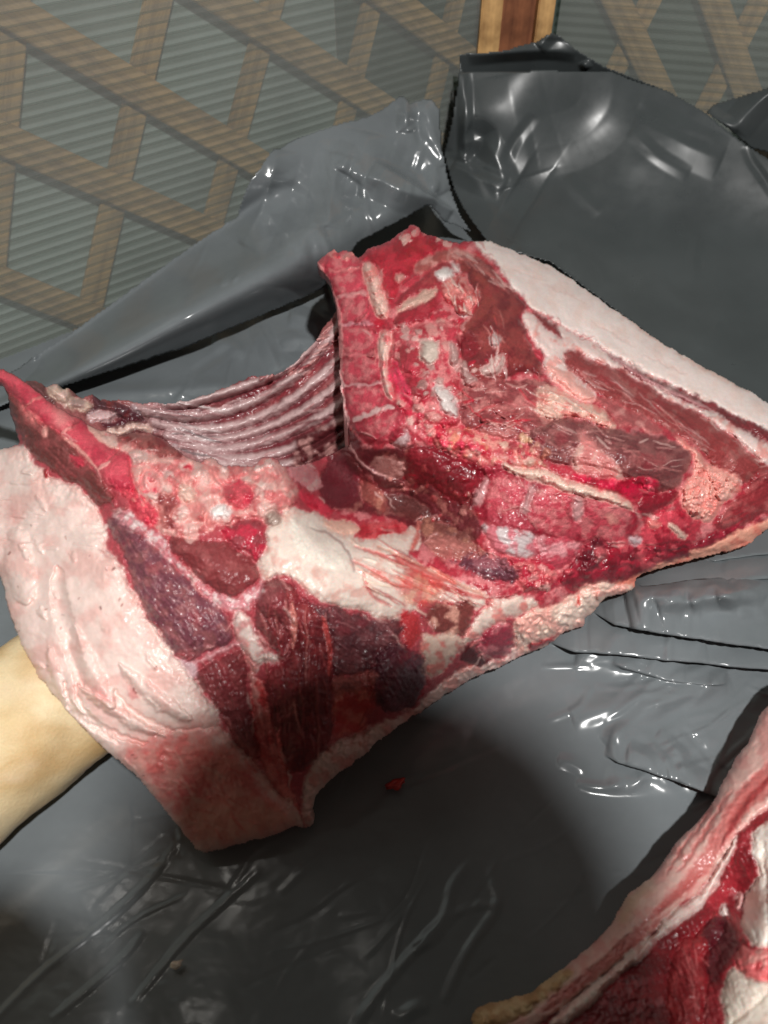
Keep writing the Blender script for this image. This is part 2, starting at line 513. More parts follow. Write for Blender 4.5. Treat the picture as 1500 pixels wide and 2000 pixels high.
def panel(label, p0, d, nrm, length, z0, z1, pitch):
    root = _thing('polycarbonate_panel', label, 'panel', tuple(p0+np.array([0, 0, z0])), 'greenhouse wall panels')
    o = np.array(root.location)
    def quad(offs):
        a = p0-nrm*offs
        return [a+[0, 0, z0]-o, a+d*length+[0, 0, z0]-o, a+d*length+[0, 0, z1]-o, a+[0, 0, z1]-o]
    for nm, of in (('front_skin', 0.0), ('rear_skin', .006)):
        mesh_obj(nm, quad(of), [(0, 1, 2, 3)], M_pc, root, smooth=False)
    V = []; F = []
    z = z0+pitch/2
    rr = random.Random(3)
    while z < z1:
        a = p0-nrm*.0004; b = p0-nrm*.0056; t = .0004
        i = len(V)
        for q in (a, b):
            for zz in (z-t, z+t):
                V += [q+[0, 0, zz]-o, q+d*length+[0, 0, zz]-o]
        F += [(i, i+1, i+3, i+2), (i+4, i+6, i+7, i+5), (i+2, i+3, i+7, i+6), (i, i+4, i+5, i+1)]
        z += pitch
    w = mesh_obj('flute_webs', V, F, M_web, root, smooth=False)
    w['kind'] = 'stuff'
    return root
panel('clear ribbed greenhouse panel in front of the criss-cross slats on the left wall', WA-WD*.6, WD, WN, .6+.885-.05, -.45, .75, .0115)
panel('clear ribbed greenhouse panel on the wall to the right of the corner post', CORNER+RD*.022-RN*-.004, RD, RN, .98, -.45, .75, .0125)

# wooden lattice behind the panels
ZV = np.array([0, 0, 1.0])
def slat(a, b, p0, nrm, off, width, thick, parent, name='slat'):
    A = at_plane(np.array(a[0]), np.array(a[1]), p0, nrm, -off); B = at_plane(np.array(b[0]), np.array(b[1]), p0, nrm, -off)
    ax = B-A; L = np.linalg.norm(ax); ax = ax/L; az = nrm; ay = np.cross(az, ax)
    return box_obj(name, (A+B)/2, ax, ay, az, L/2, width/2, thick/2, M_slat, parent)
lat = _thing('wooden_lattice', 'criss-cross wooden slats seen through the panel left of the post', 'lattice', tuple(WA-WN*.05+[0, 0, -.4]), None)
W1 = .038
def fam(px, slope, x0, x1): return ((x0, px[1]+(x0-px[0])*slope), (x1, px[1]+(x1-px[0])*slope))
for a, b in ((( -120, -65), (640, 400)), ((-120, 215), (560, 520)), ((-120, 500), (420, 715)), ((330, -70), (860, 285)), ((690, -60), (1010, 190)), ((-120, 760), (300, 900))):
    slat(a, b, WA, WN, .0105, W1*.9, .007, lat)
for a, b in (((322, -60), (150, 720)), ((30, -60), (-20, 560)), ((548, -60), (360, 640)), ((742, -60), (650, 330)), ((900, -40), (830, 260))):
    slat(a, b, WA, WN, .018, W1*.8, .007, lat)
lat2 = _thing('wooden_lattice', 'steep wooden slats seen through the panel right of the post', 'lattice', tuple(CORNER-RN*.05+[0, 0, -.4]), None)
for a, b in (((1175, -60), (1400, 410)), ((1372, -60), (1530, 370)), ((1560, -60), (1690, 400))):
    slat(a, b, CORNER, RN, .0105, .036, .007, lat2)
for a, b in (((1500, -30), (1280, 400)), ((1300, -60), (1120, 300))):
    slat(a, b, CORNER, RN, .018, .03, .007, lat2)
# pale film outside the lattice, and a dark sheet standing for darkness by the post
bk = []
for (p0, d, nrm, l0, l1) in ((WA, WD, WN, -.9, .53), (CORNER, RD, RN, -.02, 1.2), (WA, WD, WN, .531, .93)):
    a = p0-nrm*.0225
    bk.append(mesh_obj('outer_film', [a+d*l0+[0, 0, FLOOR_Z], a+d*l1+[0, 0, FLOOR_Z], a+d*l1+[0, 0, 1.3], a+d*l0+[0, 0, 1.3]], [(0, 1, 2, 3)], M_film, smooth=False))
tag(bk[0], 'dull grey film stretched behind the criss-cross slats left of the post', 'film')
tag(bk[1], 'dull grey film stretched behind the steep slats right of the post', 'film')
M_dk = simple('dark_backing', (84, 96, 90), .5, .3, 5, .3, .3)  # dark tone stands in for the darkness behind the slats left of the post
bk[1].data.materials[0] = M_dk; bk[2].data.materials[0] = M_dk
tag(bk[2], 'dark green sheet standing in for darkness behind the slats just left of the corner post', 'film')
# corner post: stained board between two pale battens
post = _thing('corner_post', 'stained brown board between two pale pine battens in the corner', 'post', (CORNER[0], CORNER[1], FLOOR_Z), None)
PN = np.array([.09, -.996, 0]); PD = np.array([.996, .09, 0])
pc = np.array([CORNER[0]-.002, CORNER[1]-.06, .2])
def pxx(px, off): return at_plane(np.array(px), np.array(45.), pc, PN, off)
for a, b, off, mt, nm in ((936, 977, .012, M_pine, 'batten'), (1045, 1077, .012, M_pine, 'batten'), (972, 1050, -.004, M_stain, 'board')):
    A, B = pxx(a, off), pxx(b, off); c = (A+B)/2; c[2] = .1
    box_obj(nm, c, PD, PN, ZV, np.linalg.norm(B-A)/2, .008, .89, mt, post)

# ================================================================== the pork
ROOT = (0.0, .45, 0.0)
pork = _thing('pork_forequarter', 'raw pork forequarter lying split side up with ribs, spine and white fat showing', 'meat', ROOT, None)

# ---- chest wall with the ribs (far side of the chest cavity)
rim = P('cs', '230,300 330,315 400,350 450,375 510,345 560,340 600,385 680,400 740,470 800,480 890,450 980,490 1080,510 1200,510') + \
      P('c1', '600,228 690,232 800,215 880,185 960,155 1050,115 1110,115 1180,95 1240,50') + [(598, 684), (624, 652), (645, 622), (656, 602), (700, 560), (780, 590), (810, 980), (560, 1010), (330, 950), (180, 890), (60, 800)]
ctrl = [(50, 745, .125), (110, 750, .122), (180, 772, .108), (250, 785, .098), (320, 787, .094), (410, 768, .096), (490, 737, .1), (550, 722, .104),
        (600, 685, .108), (656, 603, .115), (720, 560, .118), (180, 800, .1), (250, 820, .084), (320, 820, .07), (420, 800, .07), (520, 770, .075), (620, 690, .098),
        (350, 860, .052), (450, 850, .045), (560, 820, .056), (640, 770, .082), (400, 890, .044), (480, 890, .036), (560, 880, .036), (640, 850, .062), (700, 760, .1),
        (560, 960, .03), (700, 900, .06), (330, 950, .06), (180, 880, .09), (60, 800, .12), (800, 950, .03), (790, 650, .11)]
ch = Layer(20, 540, 820, 1020, 2.0, rim, ctrl, (150, 84, 84), warp=5, seed=2)
ch.parts[0] = ('chest_wall', 'muscle')
A = P('c1', '520,200 1500,-150 1500,560 700,560 600,400')
ch.region(A, (150, 78, 80), col2=(112, 42, 50), mix=.25, amp=.14, bulge=0, crease=0, ms=60)
ch.region(P('c1', '540,220 700,228 860,250 900,330 860,470 760,450 680,400 620,330 560,270'), SILV, col2=(190, 150, 150), alpha=.7, soft=14, bulge=0, crease=0)
RIBS = ['690,236 800,228 880,205 1000,170 1130,122 1250,55 1330,-40',
        '600,262 740,290 880,285 1040,238 1170,168 1290,78 1380,-40 1440,-120',
        '650,315 780,348 940,338 1090,292 1220,220 1330,132 1440,20 1520,-60',
        '700,362 850,390 1000,372 1150,322 1270,262 1370,190 1480,90',
        '760,400 890,428 1030,412 1160,372 1290,320 1400,252 1500,170',
        '830,446 950,464 1080,458 1200,430 1320,372 1430,305 1520,240',
        '920,490 1100,500 1250,476 1360,405 1470,330']
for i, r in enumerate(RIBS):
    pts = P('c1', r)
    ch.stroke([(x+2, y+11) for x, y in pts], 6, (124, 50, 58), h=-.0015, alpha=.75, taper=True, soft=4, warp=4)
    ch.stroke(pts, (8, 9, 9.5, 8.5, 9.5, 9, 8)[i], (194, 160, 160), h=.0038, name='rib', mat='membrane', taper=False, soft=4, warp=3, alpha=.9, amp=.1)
    ch.stroke([(x, y-3) for x, y in pts], 3.5, (216, 190, 188), h=.0004, alpha=.7, taper=True, soft=5, warp=5)  # paler line along each rib's upper side, a highlight put into the colour
    for k in range(3):
        rr = random.Random(i*9+k); j = rr.randint(0, len(pts)-2)
        (x, y), (x2, y2) = pts[j], pts[j+1]; f = rr.random(); oy = rr.uniform(-8, 8)
        ch.stroke([(x+(x2-x)*f*.6, y+(y2-y)*f*.6+oy), (x+(x2-x)*(.4+f*.6), y+(y2-y)*(.4+f*.6)+oy)], rr.uniform(1.2, 3.4), rr.choice([(170, 70, 76), (226, 200, 198), (150, 80, 84), (140, 110, 114)]), h=.0002, alpha=.5, soft=3)
ch.streaks(P('c1', '900,200 1300,0 1480,-60 1420,330 1200,440'), 30, (50, 150), (1.4, 4), -27, [(140, 36, 50), (110, 36, 46), (214, 180, 178), (156, 50, 60)], h=.0003, alpha=.5, seed=4)
ch.streaks(P('c1', '600,240 900,230 900,440 760,430'), 26, (40, 120), (1, 2.6), 12, [(120, 110, 112), (232, 218, 216), (160, 100, 104)], seed=5)
ch.streaks([(480, 745), (600, 690), (650, 615), (668, 660), (600, 730)], 24, (10, 34), (2, 4), -30, [(150, 22, 40), (214, 150, 146)], h=.002, seed=6)
# flesh left of the ribs
ch.region(P('cs', '230,290 330,310 420,350 480,430 560,520 500,560 400,480 300,400'), (104, 62, 62), name='diaphragm_muscle', bulge=.004)
ch.region(P('cs', '440,380 510,345 560,340 600,385 680,400 740,470 760,500 880,520 920,580 880,620 780,630 640,600 540,520'), (226, 190, 180), name='fat_flap', mat='fat', col2=(206, 176, 160), bulge=.006, lump=.002)
ch.region(P('cs', '650,500 760,490 850,520 830,580 720,580'), (170, 140, 134), bulge=-.004)
ch.region(P('cs', '890,440 980,490 1100,510 1230,540 1280,600 1430,690 1400,740 1200,700 1080,620 960,620 900,650 800,640 900,590 900,520'), (112, 40, 42), name='diaphragm_muscle', col2=(86, 44, 52), bulge=.005, fib=24)
ch.region(P('cs', '820,660 940,620 1020,600 1110,620 1140,680 1060,720 960,740 880,720'), (214, 178, 178), name='fat_flap', mat='fat', bulge=.005)
ch.region(P('cs', '1000,720 1140,690 1260,660 1420,700 1380,740 1240,760 1120,790 1020,780'), (88, 34, 44), name='diaphragm_muscle', bulge=.003, fib=15)
ch.region(P('cs', '1030,800 1150,780 1300,730 1420,740 1500,790 1480,830 1340,810 1200,850 1080,860'), (230, 196, 184), name='fat_flap', mat='fat', bulge=.006)
ch.region(P('cs', '1180,850 1300,810 1420,800 1560,830 1640,900 1640,1000 1400,980 1250,900'), (126, 66, 64), name='diaphragm_muscle', col2=(96, 40, 44), bulge=.006, fib=20)
ch.region([(560, 860), (640, 830), (690, 800), (760, 850), (760, 960), (600, 980)], (92, 36, 40), col2=(180, 130, 126), mix=.2, bulge=0, crease=0, soft=8)
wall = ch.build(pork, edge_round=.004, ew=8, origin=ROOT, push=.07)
for o in wall[1:]:
    if o.name.split('.')[0] == 'rib': o.parent = wall[0]

# ---- the cut side facing up, the breast and the neck end
outline = [(-160, 690), (-60, 706)] + P('cs', '0,205 50,210 170,270 260,340 330,390 430,460 560,570 700,650 800,690 850,740') + \
    P('c1', '420,340 460,352 500,368 560,345 640,355 710,395 780,450 830,478 862,458 885,452 905,462 922,490 1000,492 1066,490 1086,462 1118,452 1155,456 1185,490') + \
    [(575, 912), (606, 902), (640, 888), (668, 876), (684, 872)] + \
    P('c2', '350,1200 330,1100 310,1000 308,900 304,760 298,620 280,480 240,372 205,360 188,330 190,290 225,270 258,240 285,236 300,250 335,240 380,245 402,278 430,265 460,230 530,210 590,180 615,150 640,135 668,130 682,105 702,97 730,112 750,150 820,165 880,185 940,205 970,190 1100,188 1150,200') + \
    P('c3', '190,262 320,310 420,370 520,440 620,510 740,590 860,680 1000,770 1180,870 1350,960 1500,1050') + \
    [(1580, 832), (1620, 900), (1600, 985)] + \
    P('c7', '1500,80 1400,170 1200,220 1000,270 900,300 848,340 852,372 800,408 735,406 700,432 652,490 612,520 600,560 570,572 490,590 440,650 300,702 200,760 100,792 30,830') + \
    P('c5', '1500,760 1400,830 1300,920 1240,960 1190,1000 1150,1050 1140,1110 1155,1150 1100,1160 1080,1150 980,1195 880,1215 770,1250 720,1245 690,1200 640,1140 560,1040 480,950 400,890 300,790 200,680 120,570 60,450 20,330 0,230') + \
    [(-30, 1060), (-60, 980), (-70, 905), (-20, 884)] + P('cs', '0,978 100,960 200,938 160,800 95,650 75,500 70,420 40,392 0,352') + [(-60, 742), (-160, 725)]
ctrl = [
    # sternum and its side
    (-140, 705, .15), (0, 735, .158), (60, 790, .165), (120, 840, .17), (200, 920, .176), (280, 1000, .174), (20, 790, .15), (60, 880, .148), (120, 940, .152), (190, 990, .155),
    (170, 830, .165), (220, 850, .165), (300, 860, .168), (360, 890, .168), (450, 910, .166), (540, 900, .164), (480, 950, .172), (570, 960, .165),
    # skin side
    (-60, 900, .12), (0, 890, .125), (60, 960, .135), (0, 1000, .115), (100, 1060, .132), (0, 1110, .112), (200, 1080, .152), (40, 1220, .11), (120, 1200, .128), (240, 1190, .145),
    (110, 1360, .104), (200, 1310, .122), (300, 1280, .134), (230, 1490, .082), (300, 1410, .1), (400, 1390, .112), (330, 1600, .046), (400, 1520, .064), (470, 1480, .082), (390, 1655, .022),
    (500, 1580, .042), (500, 1635, .022), (600, 1600, .02),
    # breast and shoulder muscles
    (330, 1060, .17), (400, 1000, .175), (340, 1170, .158), (430, 1130, .168), (500, 1110, .166), (440, 1230, .148), (430, 1330, .122), (480, 1400, .1), (520, 1500, .068),
    (520, 1170, .163), (600, 1060, .164), (560, 1000, .168), (570, 1250, .146), (560, 1350, .122), (600, 1440, .09), (570, 1520, .06), (640, 1480, .066), (650, 1350, .118), (700, 1290, .118),
    (640, 1200, .15), (700, 1120, .148), (780, 1080, .13), (760, 1200, .125), (790, 1310, .104), (760, 1380, .084), (700, 1400, .072), (700, 1470, .04), (650, 1520, .03), (800, 1390, .036),
    (860, 1190, .106), (900, 1260, .078), (850, 1330, .052), (900, 1320, .03), (960, 1250, .06), (1010, 1275, .026), (1000, 1190, .078), (1080, 1200, .056), (1140, 1200, .034), (1120, 1160, .062),
    # hollow between breast and spine
    (640, 940, .085), (690, 940, .08), (650, 900, .075), (600, 930, .12), (740, 960, .092), (790, 980, .09), (740, 1010, .105), (850, 1030, .095), (900, 1070, .1), (820, 1010, .094),
    # spine face
    (650, 500, .152), (700, 500, .158), (800, 450, .158), (660, 620, .146), (668, 740, .138), (680, 830, .13), (700, 885, .112), (760, 600, .168), (760, 760, .162), (760, 880, .142), (900, 480, .146), (870, 600, .174),
    (870, 740, .174), (850, 860, .16), (980, 540, .154), (1000, 660, .166), (990, 760, .16), (1060, 700, .15), (950, 900, .15), (840, 940, .125), (1000, 960, .142), (1100, 985, .136), (1200, 1000, .124),
    (1000, 860, .158), (1150, 880, .15), (1250, 860, .14), (1330, 880, .122), (1240, 950, .13), (1340, 935, .108), (1300, 960, .11), (1370, 930, .09), (1420, 950, .08), (1380, 1010, .072), (1260, 1010, .1),
    (960, 1050, .118), (1050, 1080, .106), (1150, 1060, .098), (1100, 1130, .082), (1200, 1110, .072), (1240, 1120, .052), (1300, 1060, .07), (1300, 1100, .046), (1400, 1080, .034), (1490, 1030, .036), (1480, 960, .062),
    # back fat
    (960, 472, .13), (1050, 512, .116), (1150, 568, .104), (1265, 652, .092), (1380, 720, .078), (1500, 788, .064), (1600, 860, .052), (1100, 640, .134), (1200, 700, .12), (1320, 790, .104), (1430, 850, .09), (1500, 870, .076), (1160, 770, .132), (1280, 840, .12), (1600, 950, .045)]
mb = Layer(-150, 425, 1600, 1690, 2.0, smooth_poly(outline, 1), ctrl, (168, 70, 78), warp=4, seed=3)
mb.parts[0] = ('connective_tissue', 'muscle')
R = mb.region; S = mb.stroke
# -- general ground tones
R([(640, 430), (1600, 430), (1600, 1180), (640, 1180)], (170, 50, 64), col2=(208, 124, 126), mix=.24, amp=.24, bulge=0, crease=0, ms=26)
# -- back fat and skin on the far side
R(P('c3', '-150,150 0,150 190,200 420,320 740,540 1180,820 1800,1180 1800,1340 1500,1260 1350,1140 1200,1070 1000,965 860,900 740,840 600,760 500,690 430,655 330,585 235,560 200,480 140,450 90,360 40,300 -20,250 -60,210'),
  (240, 222, 216), 'back_fat', 'fat', col2=(238, 214, 206), mix=.2, amp=.04, bulge=.004, bw=40, crease=.001)
for q, wd, c in (('300,420 420,470 520,520', 2, (222, 190, 182)), ('560,620 680,690 800,760', 2.5, (226, 196, 188)), ('830,800 960,850 1080,910', 2, (220, 186, 178)), ('120,330 230,380 330,400', 3, (230, 204, 198)), ('700,560 860,690 980,760', 4, (228, 186, 172)), ('1000,790 1200,890 1400,1000', 4, (228, 188, 174))):
    S(P('c3', q), wd, c, h=-.0004, alpha=.6, soft=3, warp=6)
R(P('c3', '190,560 240,570 430,655 600,760 860,900 1200,1070 1500,1270 1700,1400 1500,1420 1400,1320 1250,1180 950,1030 760,900 560,830 470,770 430,870 560,970 600,1030 520,1050 440,1000 350,930 300,870 320,800 250,740 205,660'),
  (232, 206, 200), 'intermuscular_fat', 'fat', col2=PINK, mix=.12, amp=.06, bulge=.003, lump=.0012)
R(P('c3', '225,562 270,568 340,615 405,695 392,715 330,665 270,615'), (128, 50, 52), 'muscle', bulge=.002, fib=40)
R(P('c3', '560,715 640,785 740,845 860,905 1000,965 1150,1028 1250,1085 1350,1135 1500,1185 1750,1330 1720,1380 1500,1262 1400,1222 1300,1160 1200,1105 1000,1022 880,962 760,892 660,815'), (132, 54, 58), 'muscle', col2=(108, 42, 46), bulge=.003, fib=27)
S(P('c3', '620,770 860,940 1000,1000 1200,1090'), 4, (196, 150, 150), h=.0006, alpha=.7)
R(P('c3', '400,800 470,772 560,832 640,852 760,902 860,962 950,1032 1100,1092 1250,1182 1340,1262 1420,1330 1600,1420 1600,1520 1460,1470 1370,1492 1290,1432 1180,1372 1130,1292 1000,1222 870,1152 780,1112 700,1072 600,1022 540,962 450,902'),
  (138, 58, 58), 'loin_muscle', col2=(150, 88, 84), mix=.2, bulge=.006, bw=30, fib=33, fa=.14)
mb.streaks(P('c3', '480,860 700,960 1000,1120 1300,1280 1250,1300 900,1140 560,950'), 26, (30, 90), (.8, 1.8), 33, [(176, 118, 112), (190, 150, 146), (108, 36, 40)], seed=8)
# -- long back muscle beside the spine
R(P('c2', '880,285 950,248 1050,288 1130,350 1200,430 1290,500 1312,560 1255,600 1312,690 1332,780 1412,860 1400,925 1280,895 1190,925 1160,980 1000,990 940,900 960,760 940,640 1010,600 1040,500 1000,400 930,340'),
  (134, 56, 54), 'loin_muscle', col2=(112, 38, 42), mix=.25, bulge=.007, bw=30, amp=.14)
R(P('c2', '690,300 780,270 880,230 1000,250 1100,320 1180,400 1130,400 1040,330 960,300 880,300 800,350 720,380'), (150, 76, 72), col2=(196, 140, 132), mix=.3, bulge=.002, soft=6)
mb.streaks(P('c2', '880,230 1000,270 1150,370 1230,450 1180,470 1050,340 900,280'), 18, (16, 50), (1.2, 3.4), 38, [(216, 176, 168), (170, 96, 92)], seed=9)
# -- bright top of the spine and the spinous processes
R(P('c2', '405,285 470,228 600,188 680,110 730,112 800,168 880,200 800,265 720,300 690,380 640,420 600,480 572,540 540,420 500,320 450,300'), (178, 38, 56), 'spinous_process', 'bone', col2=(150, 20, 40), mix=.3, bulge=.004, amp=.2)
R(P('c2', '590,520 680,440 800,330 900,300 960,330 900,420 830,450 720,480 640,540'), (160, 62, 66), col2=(140, 40, 50), bulge=.002, amp=.2)
R(P('c2', '585,610 700,530 820,455 830,520 800,600 720,640 650,660 595,655'), (170, 52, 64), 'spinous_process', 'bone', col2=(150, 30, 46), bulge=.004, amp=.22)
R(P('c2', '585,572 680,502 770,452 832,436 815,490 730,535 640,562'), (212, 172, 156), 'spinous_process', 'bone', bulge=.003, amp=.07)
MOT = P('c2', '600,650 720,640 860,600 960,640 960,800 940,950 980,1100 900,1200 760,1150 680,1080 620,980 590,860 580,740')
R(MOT, (176, 56, 70), col2=(204, 120, 120), mix=.3, bulge=.003, amp=.24, ms=18)
R(P('c2', '620,740 700,740 760,820 740,920 660,900 610,830'), (162, 46, 58), 'spinous_process', 'bone', bulge=.003, amp=.2)
R(P('c2', '640,930 720,920 790,960 780,1030 700,1040 640,990'), (158, 40, 54), 'spinous_process', 'bone', bulge=.003, amp=.2)
mb.blobs(MOT, 90, (4, 13), [(214, 160, 152), (190, 60, 76), (150, 20, 42), (204, 176, 168), (170, 80, 84), (176, 150, 142)], h=.0022, seed=1, ang=20)
mb.blobs(P('c2', '560,560 900,560 1180,900 1200,1000 900,1200 620,1050'), 120, (2, 6), [(176, 20, 48), (226, 184, 176), (150, 30, 44), (206, 140, 136)], h=.0018, seed=2)
# pale bits of cartilage and fat among the processes
for q, c, nm in (('820,355 870,335 925,365 905,402 850,412', (232, 220, 216), 'cartilage'), ('895,300 945,330 950,370 910,345', (222, 200, 196), None), ('925,520 1000,545 1002,600 930,592', (222, 212, 210), 'cartilage'),
                 ('740,735 800,715 842,758 822,832 772,852 738,812', (208, 188, 176), 'cartilage'), ('880,735 922,738 952,830 900,882', (196, 160, 154), None), ('800,955 880,975 945,1080 935,1142 880,1122 835,1050', (222, 206, 202), 'cartilage'),
                 ('955,880 1010,905 1066,950 1020,985 955,945', (178, 146, 140), None), ('1056,872 1130,815 1195,795 1185,872 1130,915 1070,905', (226, 196, 188), 'cartilage'), ('1105,695 1150,685 1175,750 1110,765', (206, 184, 180), None), ('600,380 650,370 650,410 612,420', (204, 150, 140), None),
                 ('1100,1010 1170,1020 1180,1060 1110,1070', (206, 170, 164), None), ('1040,1120 1130,1110 1140,1160 1050,1170', (190, 150, 146), None), ('570,1200 620,1178 692,1210 682,1270 620,1302 570,1262', (184, 160, 160), 'cartilage')):
    R(P('c2', q), c, nm, 'membrane', bulge=.004, bw=8, warp=7, amp=.1)
R(P('c2', '850,400 930,378 1000,420 1064,480 1034,550 990,600 920,580 858,500'), (204, 128, 122), 'fat_clump', 'fat', col2=(160, 50, 56), mix=.3, bulge=.004, amp=.18, lump=.003, ls=14)
mb.streaks(P('c2', '860,410 940,390 1050,480 990,590 870,510'), 26, (12, 40), (1.2, 2.8), 55, [(226, 178, 166), (164, 44, 52), (232, 200, 190)], h=.0012, seed=3, spread=40)
R(P('c2', '930,680 1000,700 1066,760 980,835 938,780'), (120, 28, 38), bulge=-.003, amp=.2)
mb.streaks(P('c2', '1080,600 1180,600 1230,900 1120,930'), 20, (14, 44), (1, 2.6), 75, [(224, 190, 184), (190, 120, 112), (160, 60, 60)], seed=11, spread=40)
# -- ragged muscle below the long back muscle
R(P('c2', '960,960 1080,930 1190,930 1400,920 1500,1000 1420,1060 1350,1110 1480,1140 1500,1200 1380,1260 1180,1240 1040,1230 960,1160 940,1050'), (134, 62, 64), 'muscle', col2=(176, 110, 106), mix=.25, bulge=.004, amp=.2, fib=12)
mb.streaks(P('c2', '960,980 1200,940 1400,960 1380,1240 1000,1220'), 44, (16, 60), (1, 3), 5, [(206, 156, 148), (170, 92, 90), (110, 36, 42), (190, 24, 50)], h=.0012, seed=12, spread=40)
R(P('c3', '250,985 330,962 400,982 480,1042 560,1052 640,1102 705,1160 682,1205 600,1172 500,1132 420,1122 350,1152 265,1125 275,1050'), (232, 188, 172), 'intermuscular_fat', 'fat', col2=(214, 140, 130), mix=.2, bulge=.006, bw=12, lump=.003, ls=20)
mb.streaks(P('c3', '250,990 400,990 680,1170 600,1170 400,1110 270,1110'), 22, (20, 60), (1, 2.2), 22, [(244, 222, 208), (206, 130, 120)], h=.001, seed=13)
R(P('c3', '330,860 420,880 520,960 590,1020 560,1050 450,1020 360,950'), (230, 170, 160), 'intermuscular_fat', 'fat', bulge=.003, lump=.0015)
R(P('c3', '560,1020 640,1020 800,1110 960,1200 900,1230 780,1180 690,1180 640,1110'), (206, 140, 134), col2=(168, 88, 88), bulge=.003, amp=.2, lump=.002)
# -- brown neck muscle
R(P('c4', '840,80 900,55 960,28 1040,35 1100,60 1200,80 1300,90 1362,110 1412,150 1412,192 1382,230 1372,272 1300,284 1230,262 1200,242 1100,200 1000,190 900,180 850,140'),
  (136, 82, 80), 'neck_muscle', col2=(112, 56, 58), mix=.25, bulge=.009, bw=22, amp=.18, fib=14)
mb.streaks(P('c4', '860,80 1040,45 1360,120 1380,230 1200,200 900,150'), 52, (14, 50), (.9, 2.6), 14, [(190, 140, 134), (206, 170, 162), (96, 40, 46), (170, 110, 106)], h=.0008, seed=14, spread=35)
R(P('c4', '1010,150 1040,60 1070,110 1130,160 1195,232 1150,242 1080,222 1000,215'), (212, 168, 158), 'fat_clump', 'fat', col2=(190, 120, 116), bulge=.003, amp=.12)
R(P('c4', '980,222 1100,238 1190,240 1290,225 1315,285 1215,315 1130,292 1030,262'), (184, 16, 56), col2=(140, 10, 36), mix=.25, bulge=.001, amp=.25)
R(P('c4', '1215,312 1300,284 1372,270 1366,312 1300,352 1240,372'), (126, 18, 36), 'muscle', bulge=.005)
mb.blobs(P('c4', '1000,230 1290,230 1310,290 1200,310 1040,260'), 26, (2, 7), [(214, 30, 74), (120, 8, 28), (226, 90, 110)], h=.0015, seed=5)
# -- junction of back and neck vertebrae
JN = P('c4', '520,60 640,60 760,110 880,130 900,200 800,200 720,230 640,180 560,150 500,110')
R(JN, (196, 90, 94), col2=(214, 140, 130), mix=.3, bulge=.004, amp=.24, ms=16)
mb.blobs(JN, 70, (3, 10), [(226, 170, 150), (200, 30, 64), (230, 190, 176), (170, 20, 46), (214, 140, 110)], h=.0025, seed=6)
mb.blobs(P('c2', '580,1040 720,1060 860,1160 960,1220 1100,1280 1060,1360 900,1300 760,1230 640,1120'), 110, (2.5, 8), [(216, 60, 92), (226, 150, 146), (190, 20, 56), (232, 190, 180), (160, 30, 50)], h=.0022, seed=7)
mb.blobs(P('c4', '760,100 900,90 940,190 860,200 780,170'), 40, (3, 9), [(206, 166, 130), (226, 196, 176), (150, 50, 60), (190, 120, 100)], h=.002, seed=8)
# -- neck vertebrae
R(P('c4', '640,190 760,190 900,230 1220,310 1240,420 1120,470 900,450 700,400 620,340'), (170, 60, 74), col2=(140, 24, 44), mix=.3, bulge=0, amp=.2, crease=0, soft=8)
for q in ('728,232 762,222 842,252 832,332 800,352 722,352 692,322', '880,262 950,262 1012,292 1002,352 992,432 900,422 850,382 842,342', '1050,312 1120,312 1200,342 1202,422 1130,462 1042,442 1012,402 1022,342'):
    R(P('c4', q), (192, 72, 86), 'vertebra', 'bone', col2=(208, 120, 122), mix=.3, bulge=.0003, bw=6, amp=.24, warp=11, soft=7, crease=.0002, alpha=.8, ms=20)
for q in ('690,240 722,230 700,290 690,325 650,335 655,290', '842,258 880,266 862,330 850,365 828,352 838,300', '1008,298 1050,308 1040,360 1030,385 998,382 1004,340'):
    R(P('c4', q), (190, 152, 150), 'vertebral_disc', 'membrane', bulge=.0005, warp=8, amp=.14, soft=5, alpha=.8)
R(P('c4', '1110,360 1150,355 1170,385 1130,395'), (214, 140, 132), bulge=0, crease=0, soft=6)
R(P('c4', '755,178 790,193 850,203 900,198 960,232 1050,262 1110,278 1170,298 1212,330 1210,350 1150,328 1090,308 1030,298 960,278 890,248 830,232 770,212'), (236, 204, 188), 'spinal_cord', 'fat', col2=(214, 150, 140), mix=.15, bulge=.004, bw=6, warp=5, lump=.003, ls=10)
# -- chest vertebrae
R(P('c2', '188,280 400,240 520,600 620,1080 690,1190 560,1290 430,1260 330,1100 300,620'), (172, 54, 70), col2=(146, 30, 48), mix=.25, bulge=.001, amp=.18)
for q in ('240,290 300,252 388,254 410,336 340,342 258,344', '262,362 412,352 446,458 302,478', '306,502 450,482 482,600 332,630 312,560', '322,652 490,662 500,780 322,790 316,700', '322,812 510,812 520,930 340,944 326,880', '342,972 520,967 545,1060 402,1110 348,1060', '430,1162 560,1112 620,1102 682,1180 600,1202 530,1252 450,1222'):
    R(P('c2', q), (196, 70, 86), 'vertebra', 'bone', col2=(208, 120, 122), mix=.3, bulge=.0003, bw=6, amp=.24, warp=9, soft=6, crease=.0002, alpha=.8, ms=20)
for q, c, w in (('262,352 340,348 410,343', (206, 120, 120), 3), ('300,490 380,478 446,468', (212, 146, 146), 4), ('325,642 410,632 485,630', (196, 140, 146), 3.5), ('322,800 400,800 505,797', (206, 116, 120), 3.5), ('338,957 430,962 525,952', (212, 160, 160), 3), ('398,1142 460,1118 520,1092 578,1078', (228, 196, 192), 5)):
    S(P('c2', q), w, c, h=.0004, name='vertebral_disc', mat='membrane', taper=False, warp=6, soft=3, alpha=.75, amp=.25)
S(P('c2', '190,300 250,420 300,560 312,700 306,900 316,1040 345,1180'), 6, (222, 150, 148), h=.0014, alpha=.75, warp=5)
S(P('c2', '310,880 306,980 330,1090 360,1200'), 7, (226, 180, 178), h=.002, alpha=.8, warp=6)
